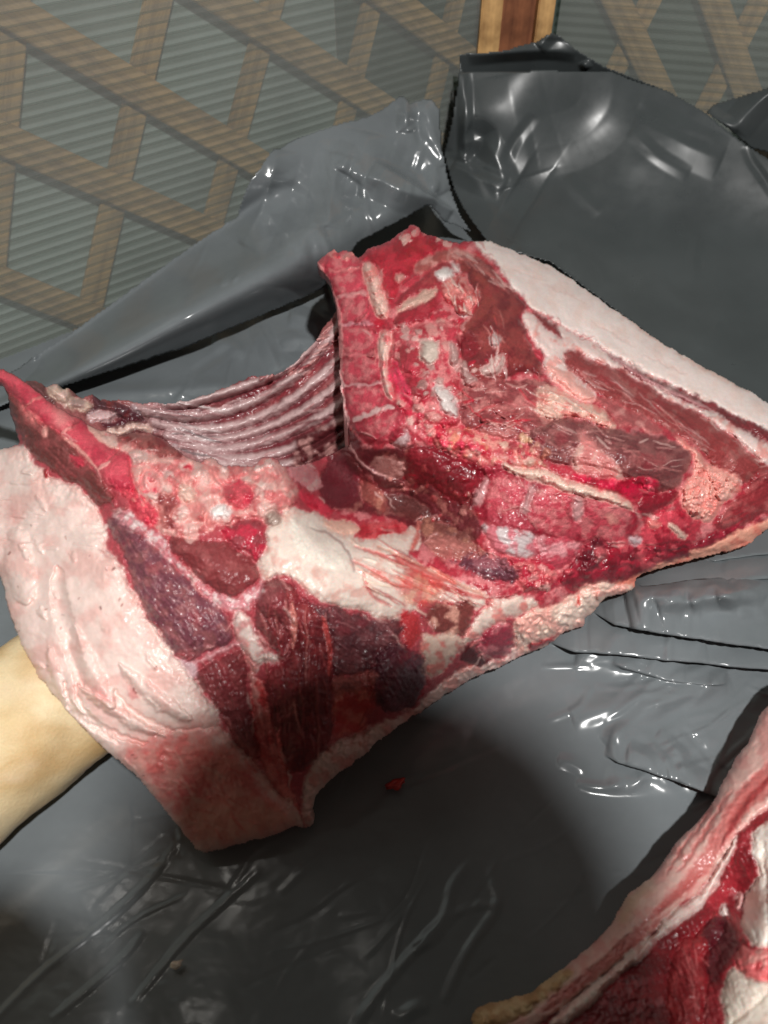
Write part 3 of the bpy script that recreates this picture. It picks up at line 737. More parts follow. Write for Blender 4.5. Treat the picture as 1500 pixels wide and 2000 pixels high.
R(P('c2', '432,312 460,300 492,320 512,352 532,440 562,520 572,602 520,606 490,570 470,500 450,430 432,370'), (234, 190, 178), 'spinal_cord', 'fat', col2=(214, 140, 132), mix=.2, bulge=.004, bw=7, lump=.003, ls=11, warp=4)
R(P('c2', '515,690 540,660 580,670 590,720 566,780 562,850 572,930 602,1000 606,1042 560,1022 540,970 526,880 515,790'), (234, 196, 184), 'spinal_cord', 'fat', col2=(206, 110, 112), mix=.2, bulge=.004, bw=7, lump=.003, ls=11, warp=4)
R(P('c2', '580,830 620,840 640,920 700,1000 690,1080 640,1050 600,980 570,900'), (186, 24, 58), col2=(210, 60, 90), bulge=.001, amp=.25)
R(P('c2', '460,610 540,620 570,640 520,665 480,640'), (176, 20, 46), bulge=0)
mb.blobs([(620, 500), (650, 482), (700, 490), (690, 505), (640, 520)], 14, (3, 7), [(226, 150, 142), (190, 40, 60)], h=.003, seed=10)
mb.blobs(P('c2', '600,190 700,100 760,150 900,190 880,210 740,170 620,220'), 26, (3, 7), [(234, 190, 180), (170, 20, 44), (214, 130, 128)], h=.003, seed=11)
# -- right end: lumpy fat, cut muscle and rind
R(P('c3', '1440,1420 1600,1380 1800,1500 1800,1700 1500,1620 1400,1700 1280,1740 1200,1712 1230,1660 1310,1570 1390,1500'), (136, 44, 50), 'muscle', col2=(160, 80, 80), mix=.2, bulge=.003, fib=-30)
R(P('c3', '985,1228 1080,1268 1140,1340 1210,1390 1300,1425 1372,1490 1300,1562 1222,1652 1180,1690 1100,1662 1032,1602 1030,1540 1070,1480 1105,1410 1092,1322 1040,1272'), (234, 168, 156), 'fat_clump', 'fat', col2=(222, 138, 128), mix=.2, bulge=.006, lump=.006, ls=13, amp=.1)
mb.blobs(P('c3', '1040,1500 1180,1420 1320,1500 1200,1660 1080,1640'), 70, (3, 8), [(240, 190, 176), (228, 150, 140), (236, 176, 166)], h=.003, seed=12, alpha=.7)
R(P('c4', '1240,380 1320,350 1372,330 1400,420 1420,470 1340,500 1240,480'), (150, 22, 44), col2=(200, 70, 84), mix=.25, bulge=.002, amp=.25)
R(P('c4', '1250,385 1290,372 1310,400 1270,412'), (220, 130, 124), 'cartilage', 'membrane', bulge=.004)
R(P('c4', '1325,392 1352,398 1408,440 1390,456 1350,428'), (234, 196, 180), 'rib', 'bone', bulge=.004)
# -- flesh under the neck vertebrae
R(P('c4', '940,600 1000,520 1060,450 1130,462 1230,470 1400,470 1500,420 1600,380 1600,470 1420,505 1300,545 1180,600 1100,612 1020,630'), (146, 30, 50), 'neck_muscle', col2=(112, 18, 34), mix=.3, bulge=.004, amp=.25, ms=22)
mb.blobs(P('c4', '980,560 1080,450 1250,470 1400,470 1300,540 1100,600'), 70, (3, 12), [(176, 30, 58), (206, 90, 98), (96, 14, 28), (190, 60, 76), (160, 20, 46)], h=.003, seed=13)
R(P('c4', '1030,560 1060,450 1110,440 1120,500 1080,560'), (88, 22, 34), 'muscle', bulge=.005)
R(P('c4', '1070,480 1100,462 1130,500 1110,530 1080,520'), (170, 80, 86), bulge=.003)
R(P('c4', '1190,440 1230,430 1250,455 1210,470'), (206, 180, 184), 'cartilage', 'membrane', bulge=.004)
R(P('c4', '1800,330 1540,430 1420,495 1300,535 1180,590 1140,610 1180,680 1800,560'), (228, 164, 142), 'rind', 'skin', col2=(214, 130, 112), mix=.2, bulge=.003, amp=.07)
R(P('c4', '680,400 750,398 880,430 870,462 905,482 880,515 820,512 740,492 700,442'), (206, 190, 190), 'silverskin', 'membrane', col2=(190, 110, 118), mix=.3, bulge=.003, amp=.12, fib=15, fa=.3)
R(P('c4', '870,430 1000,450 1040,470 1010,520 940,560 880,540 880,500'), (174, 66, 80), col2=(206, 140, 144), mix=.3, bulge=.002, amp=.2, fib=-20)
R(P('c4', '720,505 880,520 955,545 945,622 880,645 800,605'), (204, 96, 100), col2=(178, 40, 62), mix=.35, bulge=.003, amp=.2, lump=.003, ls=12)
mb.blobs(P('c4', '760,520 900,530 950,560 930,630 840,620'), 55, (2.5, 8), [(232, 170, 164), (226, 140, 136), (178, 30, 56)], h=.003, seed=14)
# -- dark hollow
R(P('c4', '205,55 240,50 300,150 430,120 540,130 640,200 660,330 700,420 620,480 480,480 380,370 260,350 140,350 120,250 150,180'), (98, 34, 40), col2=(140, 84, 78), mix=.15, amp=.25, bulge=0, crease=0, ms=24)
R(P('c4', '150,185 200,150 240,150 285,225 262,302 222,345 150,345 128,270'), (92, 30, 38), 'muscle', bulge=.005, amp=.15)
R(P('c4', '275,215 312,228 352,290 374,352 312,342 268,302'), (170, 112, 96), 'membrane', 'membrane', col2=(130, 66, 60), bulge=.003)
R(P('c4', '430,128 520,118 602,170 692,190 682,252 642,335 562,302 500,242 442,285 418,200'), (138, 28, 42), 'muscle', col2=(112, 16, 30), bulge=.005, amp=.16)
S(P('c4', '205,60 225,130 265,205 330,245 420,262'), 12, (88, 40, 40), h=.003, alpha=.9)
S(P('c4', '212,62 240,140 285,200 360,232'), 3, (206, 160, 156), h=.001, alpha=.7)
R(P('c4', '300,170 380,150 430,190 420,250 350,230'), (150, 92, 86), col2=(190, 146, 138), bulge=.002, amp=.2)
R(P('c4', '360,285 430,290 520,350 500,390 420,370 370,340'), (88, 44, 42), bulge=-.002, amp=.3)
R(P('c4', '470,370 560,380 640,430 720,500 620,500 500,470'), (112, 64, 58), 'muscle', col2=(150, 100, 84), mix=.2, bulge=.003, fib=25)
R(P('c4', '480,445 560,432 700,482 722,512 600,522 520,502'), (160, 102, 94), 'membrane', 'membrane', bulge=.003, fib=20)
R(P('c4', '585,522 660,503 762,510 815,550 802,592 740,592 650,562'), (100, 54, 66), 'muscle', col2=(140, 84, 92), mix=.3, bulge=.003, bw=12, fib=12, warp=16, soft=6)
mb.blobs(P('c4', '420,200 700,200 700,420 480,400 300,300'), 50, (2, 7), [(70, 20, 26), (160, 60, 62), (190, 130, 120), (150, 20, 38)], h=.002, seed=15)
# -- cream fascia between hollow and shoulder
R(P('c4', '-90,520 -60,430 -20,380 30,328 80,350 150,372 262,438 300,428 440,398 482,430 472,482 420,492 500,540 600,590 722,640 690,692 600,665 560,655 490,650 440,700 400,742 300,702 200,682 130,652 60,602 0,562 -60,602'),
  (236, 216, 204), 'fascia', 'fat', col2=(226, 184, 172), mix=.15, amp=.08, bulge=.005, bw=30)
R(P('c4', '20,370 80,360 170,430 235,470 240,540 200,560 110,540 40,470'), (240, 228, 216), bulge=.005, bw=30, soft=14, crease=0)
R(P('c4', '265,392 340,380 445,390 425,432 330,442 250,455'), (168, 36, 48), col2=(196, 80, 84), bulge=-.001, amp=.2)
R(P('c4', '120,380 180,370 270,395 250,445 200,440'), (232, 186, 168), 'fat_clump', 'fat', bulge=.003)
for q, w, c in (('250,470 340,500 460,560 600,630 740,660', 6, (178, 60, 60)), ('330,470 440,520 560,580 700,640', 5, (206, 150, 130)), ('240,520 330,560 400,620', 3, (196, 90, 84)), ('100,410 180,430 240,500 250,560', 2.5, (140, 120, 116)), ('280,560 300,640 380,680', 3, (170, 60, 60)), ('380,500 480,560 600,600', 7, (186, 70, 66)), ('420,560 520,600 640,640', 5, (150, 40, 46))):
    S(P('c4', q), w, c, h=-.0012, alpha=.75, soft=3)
mb.streaks(P('c4', '240,450 420,480 720,640 600,660 400,700 260,560'), 46, (24, 90), (1, 3), 27, [(178, 70, 66), (244, 224, 204), (206, 120, 104), (150, 40, 46)], h=.0012, seed=16)
R(P('c4', '400,560 480,560 560,600 540,660 450,680 400,640'), (196, 70, 64), col2=(216, 150, 124), mix=.3, alpha=.7, soft=12, bulge=0, crease=0)
R(P('c4', '440,470 482,360 470,470 455,500'), (190, 110, 100), bulge=.003)
# -- shoulder muscles (cut neck end)
R(P('c4', '400,690 440,690 485,722 472,802 432,822 412,762'), (172, 52, 56), bulge=0, amp=.15)
R(P('c5', '1090,310 1160,350 1260,350 1360,390 1475,408 1465,480 1435,520 1385,580 1300,602 1212,612 1200,480 1180,400'), (108, 56, 60), 'shoulder_muscle', col2=(86, 42, 48), mix=.3, bulge=.004, fib=30, amp=.2, warp=14, soft=6)
R([(735, 1268), (780, 1256), (822, 1275), (838, 1310), (828, 1352), (790, 1396), (760, 1386), (722, 1372), (716, 1330)], (104, 46, 60), 'shoulder_muscle', col2=(84, 34, 46), bulge=.006, bw=18, amp=.18, warp=16, fib=60)
R(P('c5', '1205,600 1300,600 1390,575 1370,640 1300,655 1215,690'), (120, 60, 60), col2=(170, 90, 84), bulge=0, soft=6)
R(P('c5', '1212,680 1300,650 1372,636 1352,742 1332,792 1262,822 1220,802'), (206, 112, 100), 'fat_clump', 'fat', col2=(186, 62, 60), mix=.35, bulge=.002, soft=10, warp=14, crease=0)
R(P('c5', '930,330 960,260 1020,238 1072,262 1092,312 1152,360 1192,400 1212,480 1212,600 1212,700 1222,780 1192,900 1122,942 1050,952 1020,902 980,832 960,700 970,600 1032,572 1062,520 1062,450 1022,400 960,380'),
  (132, 46, 50), 'shoulder_muscle', col2=(108, 28, 36), mix=.35, bulge=.008, bw=26, fib=84, fa=.16, amp=.14)
R(P('c5', '930,335 960,262 1020,240 1062,282 1062,380 1072,462 1040,562 980,482 930,400'), (138, 70, 72), 'shoulder_muscle', col2=(118, 52, 56), bulge=.006, fib=60, fa=.22)
mb.streaks(P('c5', '960,300 1060,260 1200,420 1210,780 1120,930 1020,880 970,640'), 46, (30, 110), (1, 3), 82, [(176, 84, 82), (98, 24, 32), (206, 130, 122), (150, 50, 54)], h=.001, seed=51, alpha=.6, spread=12)
mb.streaks(P('c5', '1100,330 1460,410 1400,570 1220,600'), 30, (20, 60), (1, 2.6), 25, [(150, 96, 100), (70, 30, 38), (170, 110, 112)], h=.0007, seed=52, alpha=.5, spread=30)
mb.streaks(P('c5', '720,600 890,500 940,900 860,830'), 34, (20, 70), (1, 2.4), 68, [(180, 110, 108), (106, 40, 46), (206, 150, 146)], h=.0007, seed=53, alpha=.5, spread=16)
S(P('c5', '1068,330 1080,420 1072,500'), 6, (206, 130, 120), h=.002, name='fascia', mat='fat')
S(P('c5', '1180,380 1210,480 1205,600'), 5, (200, 84, 80), h=.001, alpha=.8)
S(P('c5', '1020,800 1022,860 1040,920'), 5, (206, 96, 92), h=.002, alpha=.9)
R(P('c5', '700,600 760,560 850,510 892,490 902,560 912,650 932,740 952,830 942,920 900,882 852,832 822,762 772,682'), (138, 66, 68), 'breast_muscle', col2=(120, 50, 54), bulge=.007, fib=68, amp=.13)
R(P('c5', '925,600 970,620 992,760 1002,850 1042,920 1062,990 1092,1080 1122,1130 1160,1152 1100,1158 1060,1082 1000,1002 960,932 940,832 915,700'), (178, 62, 62), 'membrane', 'membrane', col2=(206, 110, 104), mix=.3, bulge=.001, amp=.14, fib=75)
R(P('c5', '850,380 890,358 922,400 942,470 1032,547 970,542 942,592 920,562 890,500 858,452'), (234, 210, 202), 'tendon', 'fat', col2=(206, 150, 146), mix=.25, bulge=.0015, bw=10, amp=.1, warp=10, soft=5)
S(P('c5', '900,480 920,560 930,660 960,760'), 6, (214, 150, 142), h=.0006, alpha=.75, soft=4, warp=8)
S(P('c5', '700,560 780,525 850,490 880,480'), 5, (206, 160, 162), h=.0005, alpha=.7, soft=5, warp=8)
S(P('c5', '650,545 700,580 690,610'), 14, (214, 186, 190), h=.001, alpha=.8, soft=6)
# big breast muscle
R(P('c5', '380,20 440,10 500,40 560,110 640,200 720,280 790,340 842,382 852,430 850,480 760,512 690,545 640,530 590,490 540,400 510,330 478,240 458,160 400,70'), (142, 86, 88), 'breast_muscle', col2=(112, 62, 72), mix=.35, bulge=.007, bw=24, amp=.16, fib=55, fa=.2)
mb.streaks(P('c5', '480,100 560,130 820,380 830,480 660,520 520,320'), 90, (10, 34), (.8, 2), 55, [(170, 126, 128), (96, 54, 62), (184, 146, 148), (116, 70, 82)], h=.0005, seed=20, spread=28, alpha=.55)
# fascia under the breast bone
R(P('c1', '468,682 520,668 600,738 680,788 722,870 782,930 850,990 920,1040 1000,1050 1070,998 1090,960 1100,1000 1064,1072 980,1112 900,1082 820,1002 740,922 660,832 580,772 500,722'), (228, 204, 202), 'fascia', 'fat', col2=(190, 130, 134), mix=.4, bulge=.0004, bw=8, lump=.0008, ls=12, warp=13, soft=6, amp=.12, crease=.0004, ms=16)
R(P('c1', '700,790 740,770 800,800 880,808 940,800 1000,850 1062,900 1092,950 1032,1012 970,1042 900,1022 830,962 760,892 715,850'), (146, 74, 74), 'breast_muscle', col2=(128, 54, 56), bulge=.009, bw=20, amp=.1)
R(P('c1', '905,760 940,740 1020,720 1092,698 1114,780 1112,860 1082,905 1020,852 960,822'), (136, 52, 60), 'muscle', col2=(176, 40, 62), mix=.25, bulge=.004, amp=.2)
# fat and gristle at the front of the chest opening
R(P('c1', '400,330 560,345 700,390 900,455 1090,455 1190,490 1260,600 1235,660 1150,690 1120,735 1050,705 960,725 880,765 800,795 700,790 640,740 600,640 560,560 540,460 470,400'), (222, 168, 160), 'gristle', 'fat', col2=(200, 120, 118), mix=.3, bulge=.002, amp=.14, lump=.003, ls=22)
R(P('c1', '465,372 560,346 640,356 720,400 782,450 700,470 640,440 560,402'), (124, 52, 52), 'muscle', col2=(150, 84, 80), bulge=.003, amp=.2)
mb.blobs(P('c1', '540,420 700,470 900,480 1180,490 1240,600 1100,700 900,740 760,780 620,600'), 90, (5, 16), [(238, 204, 196), (226, 170, 162), (234, 192, 184), (214, 140, 134), (190, 90, 92)], h=.003, seed=21)
mb.blobs(P('c1', '840,470 1180,470 1200,520 900,510'), 26, (4, 9), [(240, 210, 204), (226, 170, 164)], h=.004, seed=22)
R(P('c1', '925,590 980,548 1045,560 1064,612 1052,664 990,684 936,645'), (186, 44, 66), 'cartilage', 'bone', col2=(200, 80, 90), bulge=.003, amp=.16)
R(P('c1', '875,670 930,640 985,690 932,722 876,712'), (244, 236, 232), 'cartilage', 'membrane', bulge=.004, bw=7)
R(P('c1', '748,572 800,578 824,610 812,652 770,654 752,610'), (236, 192, 178), 'fat_clump', 'fat', bulge=.004, bw=7)
R(P('c1', '655,600 720,590 745,640 735,740 690,760 655,690'), (136, 64, 64), col2=(176, 110, 104), mix=.35, bulge=-.002, amp=.25, warp=14)
R(P('c1', '590,530 650,510 680,560 660,610 600,600'), (206, 70, 88), col2=(230, 160, 156), bulge=.002, amp=.2)
R(P('c1', '1108,690 1150,672 1182,700 1176,742 1130,750 1104,725'), (164, 148, 136), 'lymph_node', 'membrane', bulge=.006, bw=8, amp=.06, warp=2)
R(P('c1', '760,490 800,485 810,505 770,512'), (186, 24, 56), bulge=0)
R(P('c1', '1250,590 1300,600 1400,680 1380,705 1300,680 1260,640'), (176, 16, 46), col2=(206, 60, 80), bulge=0, amp=.25)
R(P('c1', '1200,480 1290,470 1350,560 1320,620 1270,580 1220,540'), (214, 176, 172), 'fat_clump', 'fat', col2=(190, 130, 132), bulge=.003, lump=.002)
# breast bone and the muscle beside it
R(P('cs', '-700,200 90,560 130,700 170,840 250,960 330,1050 420,1130 520,1210 620,1280 720,1320 820,1350 870,1430 920,1500 1000,1540 1080,1500 1112,1440 1062,1350 980,1250 900,1150 800,1080 700,950 600,850 480,760 350,700 240,600 100,420 -100,330'), (136, 66, 66), 'breast_muscle', col2=(112, 54, 52), mix=.35, bulge=.005, bw=18, amp=.14, fib=45)
R(P('cs', '680,1050 760,1060 850,1110 840,1160 740,1160 690,1110'), (186, 50, 70), bulge=.001, amp=.2)
R(P('cs', '440,740 470,830 450,880 400,830'), (226, 160, 150), bulge=.002, warp=3)
R(P('cs', '160,560 300,590 400,690 380,780 260,700'), (178, 84, 86), col2=(206, 120, 116), alpha=.8, soft=8, bulge=.001)
for q in ('-700,180 50,210 170,270 330,390 420,460 330,520 250,560 150,480 60,390 -700,330', '345,470 430,462 560,570 700,652 760,700 690,790 590,830 480,740 330,640 240,590', '710,790 790,690 850,740 900,830 980,900 1080,970 1160,990 1060,1110 950,1170 850,1050 740,920 640,850', '1090,1110 1200,1000 1270,1050 1282,1150 1292,1280 1322,1360 1300,1442 1200,1402 1100,1350 1000,1230'):
    R(P('cs', q), (204, 78, 92), 'sternum_segment', 'bone', col2=(190, 56, 76), mix=.3, bulge=.0015, bw=14, amp=.15, warp=6, soft=4, crease=.0005)
for q, w, c in (('700,770 640,800 590,835', 4, (222, 140, 136)), ('1080,1110 1020,1140 960,1180', 4, (226, 156, 150)), ('600,850 740,960 900,1120 960,1190', 4, (214, 150, 140)), ('430,470 340,500 250,560', 2.5, (214, 120, 118)), ('860,740 960,850 1080,930 1160,980', 8, (228, 176, 164)), ('1000,880 1080,900 1140,950', 8, (234, 190, 180))):
    S(P('cs', q), w, c, h=.0012, alpha=.9)
R(P('c1', '500,590 560,592 620,640 662,700 652,752 600,722 540,652'), (190, 34, 60), 'gristle', 'bone', col2=(214, 80, 92), bulge=.002, amp=.22)
mb.blobs(P('c1', '480,560 620,600 680,760 560,700'), 26, (2, 6), [(220, 130, 124), (170, 20, 48), (210, 60, 84)], h=.002, seed=24)
# -- fat rim along the lower right edge
R([(590, 1620), (588, 1560), (600, 1510), (640, 1455), (720, 1425), (800, 1392), (842, 1350), (900, 1305), (980, 1278), (1060, 1250), (1100, 1300), (900, 1400), (640, 1640)], (236, 200, 192), 'fat_rim', 'fat', col2=(222, 160, 152), mix=.2, bulge=.004, lump=.004, ls=18, amp=.08)
R(P('c4', '470,780 540,758 612,780 642,802 602,852 562,892 510,935 488,872 498,832'), (230, 200, 184), 'fascia', 'fat', col2=(206, 130, 120), mix=.2, bulge=.002, soft=7, warp=15)
R(P('c4', '490,700 540,668 602,650 672,690 642,752 612,792 540,760 500,750'), (112, 56, 52), 'muscle', col2=(190, 140, 124), mix=.15, bulge=.001, amp=.25, warp=20, soft=7)
R(P('c4', '610,800 645,752 702,682 732,652 802,640 882,660 872,692 802,712 732,742 692,762 652,802'), (236, 210, 198), 'fascia', 'fat', col2=(214, 140, 132), mix=.15, bulge=.003, soft=6, warp=14)
R(P('c4', '600,850 640,810 690,800 720,850 700,890 640,880'), (84, 30, 36), bulge=0, amp=.2)
R(P('c4', '688,770 740,740 792,740 807,800 792,852 740,872 690,852 668,822'), (140, 48, 64), 'muscle', col2=(190, 110, 116), mix=.15, bulge=.005, bw=16, warp=14, soft=5)
R(P('c4', '800,722 862,690 932,680 1002,640 1052,600 1102,598 1200,600 1240,630 1112,672 1062,712 1042,760 962,800 900,830 830,850 808,800'), (236, 176, 164), 'fat_rim', 'fat', col2=(240, 206, 190), mix=.25, bulge=.004, lump=.005, ls=18)
R(P('c4', '940,690 1020,640 1070,610 1090,660 1040,720 960,760'), (240, 214, 200), bulge=.002, soft=8)
R(P('c4', '1015,645 1032,640 1030,675 1015,672'), (190, 70, 60), bulge=0)
R(P('c4', '800,790 832,780 834,812 812,832'), (238, 190, 176), bulge=.003)
R(P('c4', '835,815 900,790 960,770 930,800 860,840'), (150, 60, 64), bulge=.001)
# -- skin side fat (left)
skin = P('cs', '-500,960 0,960 200,930') + P('c1', '110,430 150,475 200,532 270,560 330,582 370,620 400,660 440,740 458,810 450,852 500,890 530,950 542,1000 580,1050 600,1110 640,1152') + \
    P('c5', '650,545 702,602 760,672 792,742 830,820 872,862 912,892 940,942 1000,1002 1060,1062 1102,1112 1110,1180 700,1300 300,900 -200,300') + [(-120, 1000)]
w, d = R(skin, (243, 216, 207), 'belly_fat', 'fat', col2=(238, 196, 187), mix=.22, amp=.04, bulge=.009, bw=26, warp=10, ms=60)
R(P('c5', '430,860 560,810 700,790 800,800 900,900 1000,1010 1100,1120 1100,1170 720,1260 620,1110 520,980'), (218, 146, 136), col2=(206, 112, 106), mix=.3, amp=.08, soft=40, bulge=0, crease=0, warp=24)
R(P('c5', '640,890 760,840 880,890 940,980 900,1010 780,960 700,980'), (204, 92, 86), col2=(214, 130, 120), soft=22, bulge=0, crease=0, alpha=.7, warp=20)
R(P('c5', '660,1060 900,1040 1060,1100 980,1190 740,1230'), (224, 166, 146), soft=24, bulge=0, crease=0, alpha=.6, warp=14)
for q in ('0,640 60,660 90,700 40,730', '210,250 280,230 300,320 240,330', '700,790 760,800 720,830'):
    R(P('c1' if q[0] != '7' else 'c5', q), (228, 158, 152), soft=22, bulge=0, crease=0, alpha=.6, warp=14)
mb.streaks(P('c5', '620,870 900,900 1060,1080 760,1200 640,1060'), 40, (20, 70), (1.5, 4), 35, [(190, 80, 78), (232, 176, 160), (200, 100, 94)], h=.0003, seed=30, alpha=.45, spread=40)
# folds of the fat
for q, wd, hh in (('210,200 215,320 250,450 280,560 300,640', 16, -.004), ('270,420 300,520 350,620 420,720', 18, .004), ('235,620 240,680 280,740 360,800 440,850', 6, -.0035), ('275,620 285,700 340,770 430,820 540,850', 6, -.0035), ('300,650 360,690 420,730 520,790 600,820', 10, .004), ('420,650 470,720 540,770 640,800', 6, -.003),
                  ('440,560 520,640 600,700 700,760', 14, .004), ('0,700 120,690 200,640', 0, 0), ('60,60 70,200 100,340', 24, .004), ('560,820 620,800 720,790 800,790', 3, -.002), ('180,500 200,600 240,680', 10, .003)):
    if wd: S(P('c5', q), wd, None, h=hh, warp=6)
R(P('c5', '330,640 380,650 430,690 400,700 350,680'), (230, 164, 158), soft=6, bulge=-.001, crease=0, alpha=.8)
R(P('c5', '470,640 490,640 500,680 480,690'), (224, 150, 146), soft=4, bulge=-.001, crease=0, alpha=.8)
rr = random.Random(4)
for k in range(60):                                                       # wrinkled rind grain and bright bulges
    x, y = rr.uniform(0, 420), rr.uniform(900, 1520)
    S([(x, y), (x+rr.uniform(12, 40), y+rr.uniform(4, 34))], rr.uniform(3, 8), None, h=rr.uniform(-.001, .0022), warp=6)
for k in range(48):                                                       # horizontal wrinkles near the breast bone
    x, y = rr.uniform(-20, 170), rr.uniform(930, 1090)
    S([(x, y), (x+rr.uniform(14, 30), y+rr.uniform(-1, 2)), (x+rr.uniform(35, 60), y+rr.uniform(-2, 5))], rr.uniform(2, 4), None, h=rr.uniform(-.0006, .0012), warp=3)
for x, y in ((35, 1145), (90, 1190), (128, 1048), (135, 1082), (60, 1025), (155, 1168), (175, 1085), (120, 1225), (206, 1110), (223, 1110), (195, 1185), (122, 1200), (306, 1303), (235, 1170), (262, 1345), (266, 1352), (280, 1515), (262, 1474), (268, 1480), (20, 1078), (182, 925), (98, 915), (58, 892), (240, 1180), (38, 1232), (92, 1300), (152, 1335)):
    t = rr.uniform(0, 3)
    l = rr.uniform(1.5, 5)
    S([(x, y), (x+l*math.cos(t), y+l*math.sin(t))], rr.uniform(.9, 2.0), rr.choice([(120, 70, 58), (150, 92, 78), (96, 60, 52)]), h=.0002, warp=3, soft=1.5, taper=False, alpha=rr.uniform(.5, .9))
S([(88, 920), (90, 930)], 5, (150, 40, 44), h=.002, warp=2, taper=False)
# skin edge rolled under on the outer left
ch2 = mb.d
def skirt(px, py, z):
    # over the chest opening the lip is only a few centimetres thick
    d1, _, _ = seg_dist(px, py, [(60, 750), (170, 828), (300, 850), (360, 885), (450, 905), (555, 910), (640, 890), (684, 872)], False)
    d2, _, _ = seg_dist(px, py, [(684, 872), (664, 760), (655, 600), (625, 505)], False)
    d3, _, _ = seg_dist(px, py, [(-160, 725), (0, 752), (15, 780), (30, 836), (42, 868), (-20, 884)], False)
    m = np.minimum(np.minimum(d1, d2), d3)
    return np.where((d3 < 26) | ((px < 70) & (py < 772)), .012, np.where(m < 26, np.minimum(z-.004, .05), z-.001))
def fibres(L, n, seed, cols, bad=()):
    rr = random.Random(seed)
    lab = L.lab
    e = np.zeros(lab.shape, bool); e[1:-1, 1:-1] = (lab[1:-1, 1:-1] != lab[1:-1, 2:]) | (lab[1:-1, 1:-1] != lab[2:, 1:-1])
    ii, jj = np.nonzero(e & (L.d > 8))
    for k in range(n):
        q = rr.randrange(len(ii)); i, j = ii[q], jj[q]
        near = (np.abs(ii-i) < 9) & (np.abs(jj-j) < 9)
        px = L.X[ii[near], jj[near]]; py = L.Y[ii[near], jj[near]]
        if len(px) < 5: continue
        C = np.cov(px, py); w, v = np.linalg.eigh(C); t = math.atan2(v[1, 1], v[0, 1])+rr.gauss(0, .35)
        x, y = L.X[i, j]+rr.gauss(0, 3), L.Y[i, j]+rr.gauss(0, 3); l = rr.uniform(5, 22)
        L.stroke([(x-l*math.cos(t), y-l*math.sin(t)), (x+rr.gauss(0, 2), y+rr.gauss(0, 2)), (x+l*math.cos(t), y+l*math.sin(t))], rr.uniform(1, 3), rr.choice(cols), h=rr.uniform(.0003, .0016), alpha=rr.uniform(.25, .65), soft=2.2, warp=5)
fibres(mb, 380, 5, [(206, 150, 144), (190, 110, 108), (160, 60, 66), (120, 30, 40), (226, 190, 182)])
sat = 1-sstep(.3, .55, mb.col.mean(-1))
mb.col *= (1+sat[..., None]*np.array([.2, .1, .13]))
tone = 1+.16*fbm(mb.X/90, mb.Y/90, 71)+.1*fbm(mb.X/28, mb.Y/28, 72)
lum = mb.col.mean(-1)
fatty = sstep(.35, .6, lum)
mb.col *= (1+(tone-1)*(1-.7*fatty))[..., None]
red = sstep(.15, .5, fbm(mb.X/55, mb.Y/55, 73, 4))*.25*sstep(700, 640, np.abs(mb.X-900)-0*mb.Y)*(1-fatty)
mb.col = mb.col*(1-red[..., None])+lin((168, 30, 52))*red[..., None]
mb.build(pork, edge_round=.008, ew=9, skirt=skirt, origin=ROOT)

# ---- foreleg under the breast, running out to the left
def tube(name, path, radii, mat, parent, colf, seg=64, rings=90, squash=1.0, origin=(0, 0, 0), bump=.002, seed=3):
    pts = np.array(path, float); n = len(pts)
    t = np.linspace(0, n-1, rings); i = np.clip(np.floor(t).astype(int), 0, n-2); f = t-i
    def cr(a):
        p0 = a[np.clip(i-1, 0, n-1)]; p1 = a[i]; p2 = a[i+1]; p3 = a[np.clip(i+2, 0, n-1)]
        ff = f[:, None] if a.ndim > 1 else f
        return .5*(2*p1+(p2-p0)*ff+(2*p0-5*p1+4*p2-p3)*ff**2+(3*p1-p0-3*p2+p3)*ff**3)
    C = cr(pts); Rr = cr(np.array(radii, float))
    T = np.gradient(C, axis=0); T /= np.linalg.norm(T, axis=1)[:, None]
    U = np.cross(T, [0, 0, 1.0]); U /= np.linalg.norm(U, axis=1)[:, None]; Wv = np.cross(U, T)
    th = np.linspace(0, 2*np.pi, seg, endpoint=False)
    Sx = np.arange(rings)[:, None]*.15+0*th; 
    r = Rr[:, None]+bump*fbm(Sx+np.cos(th)[None]*1.5, np.sin(th)[None]*1.5+Sx*.3, seed)
    V = C[:, None]+r[..., None]*(np.cos(th)[None, :, None]*U[:, None]+np.sin(th)[None, :, None]*Wv[:, None]*squash)
    cols = colf(V)
    idx = np.arange(rings*seg).reshape(rings, seg); nx = np.roll(idx, -1, 1)
    F = np.stack([idx[:-1], nx[:-1], nx[1:], idx[1:]], -1).reshape(-1, 4)[:, ::-1]
    V = V.reshape(-1, 3); cols = cols.reshape(-1, 3)
    k = len(V); V = np.concatenate([V, C[:1], C[-1:]]); cols = np.concatenate([cols, cols[:1], cols[-1:]])
    caps = [(idx[0, j], idx[0, j], k, nx[0, j]) for j in range(seg)]
    tri = np.array([(idx[0, j], k, nx[0, j], nx[0, j]) for j in range(0)], int).reshape(-1, 4)
    return mesh_obj(name, V-np.array(origin), F, mat, parent, cols)
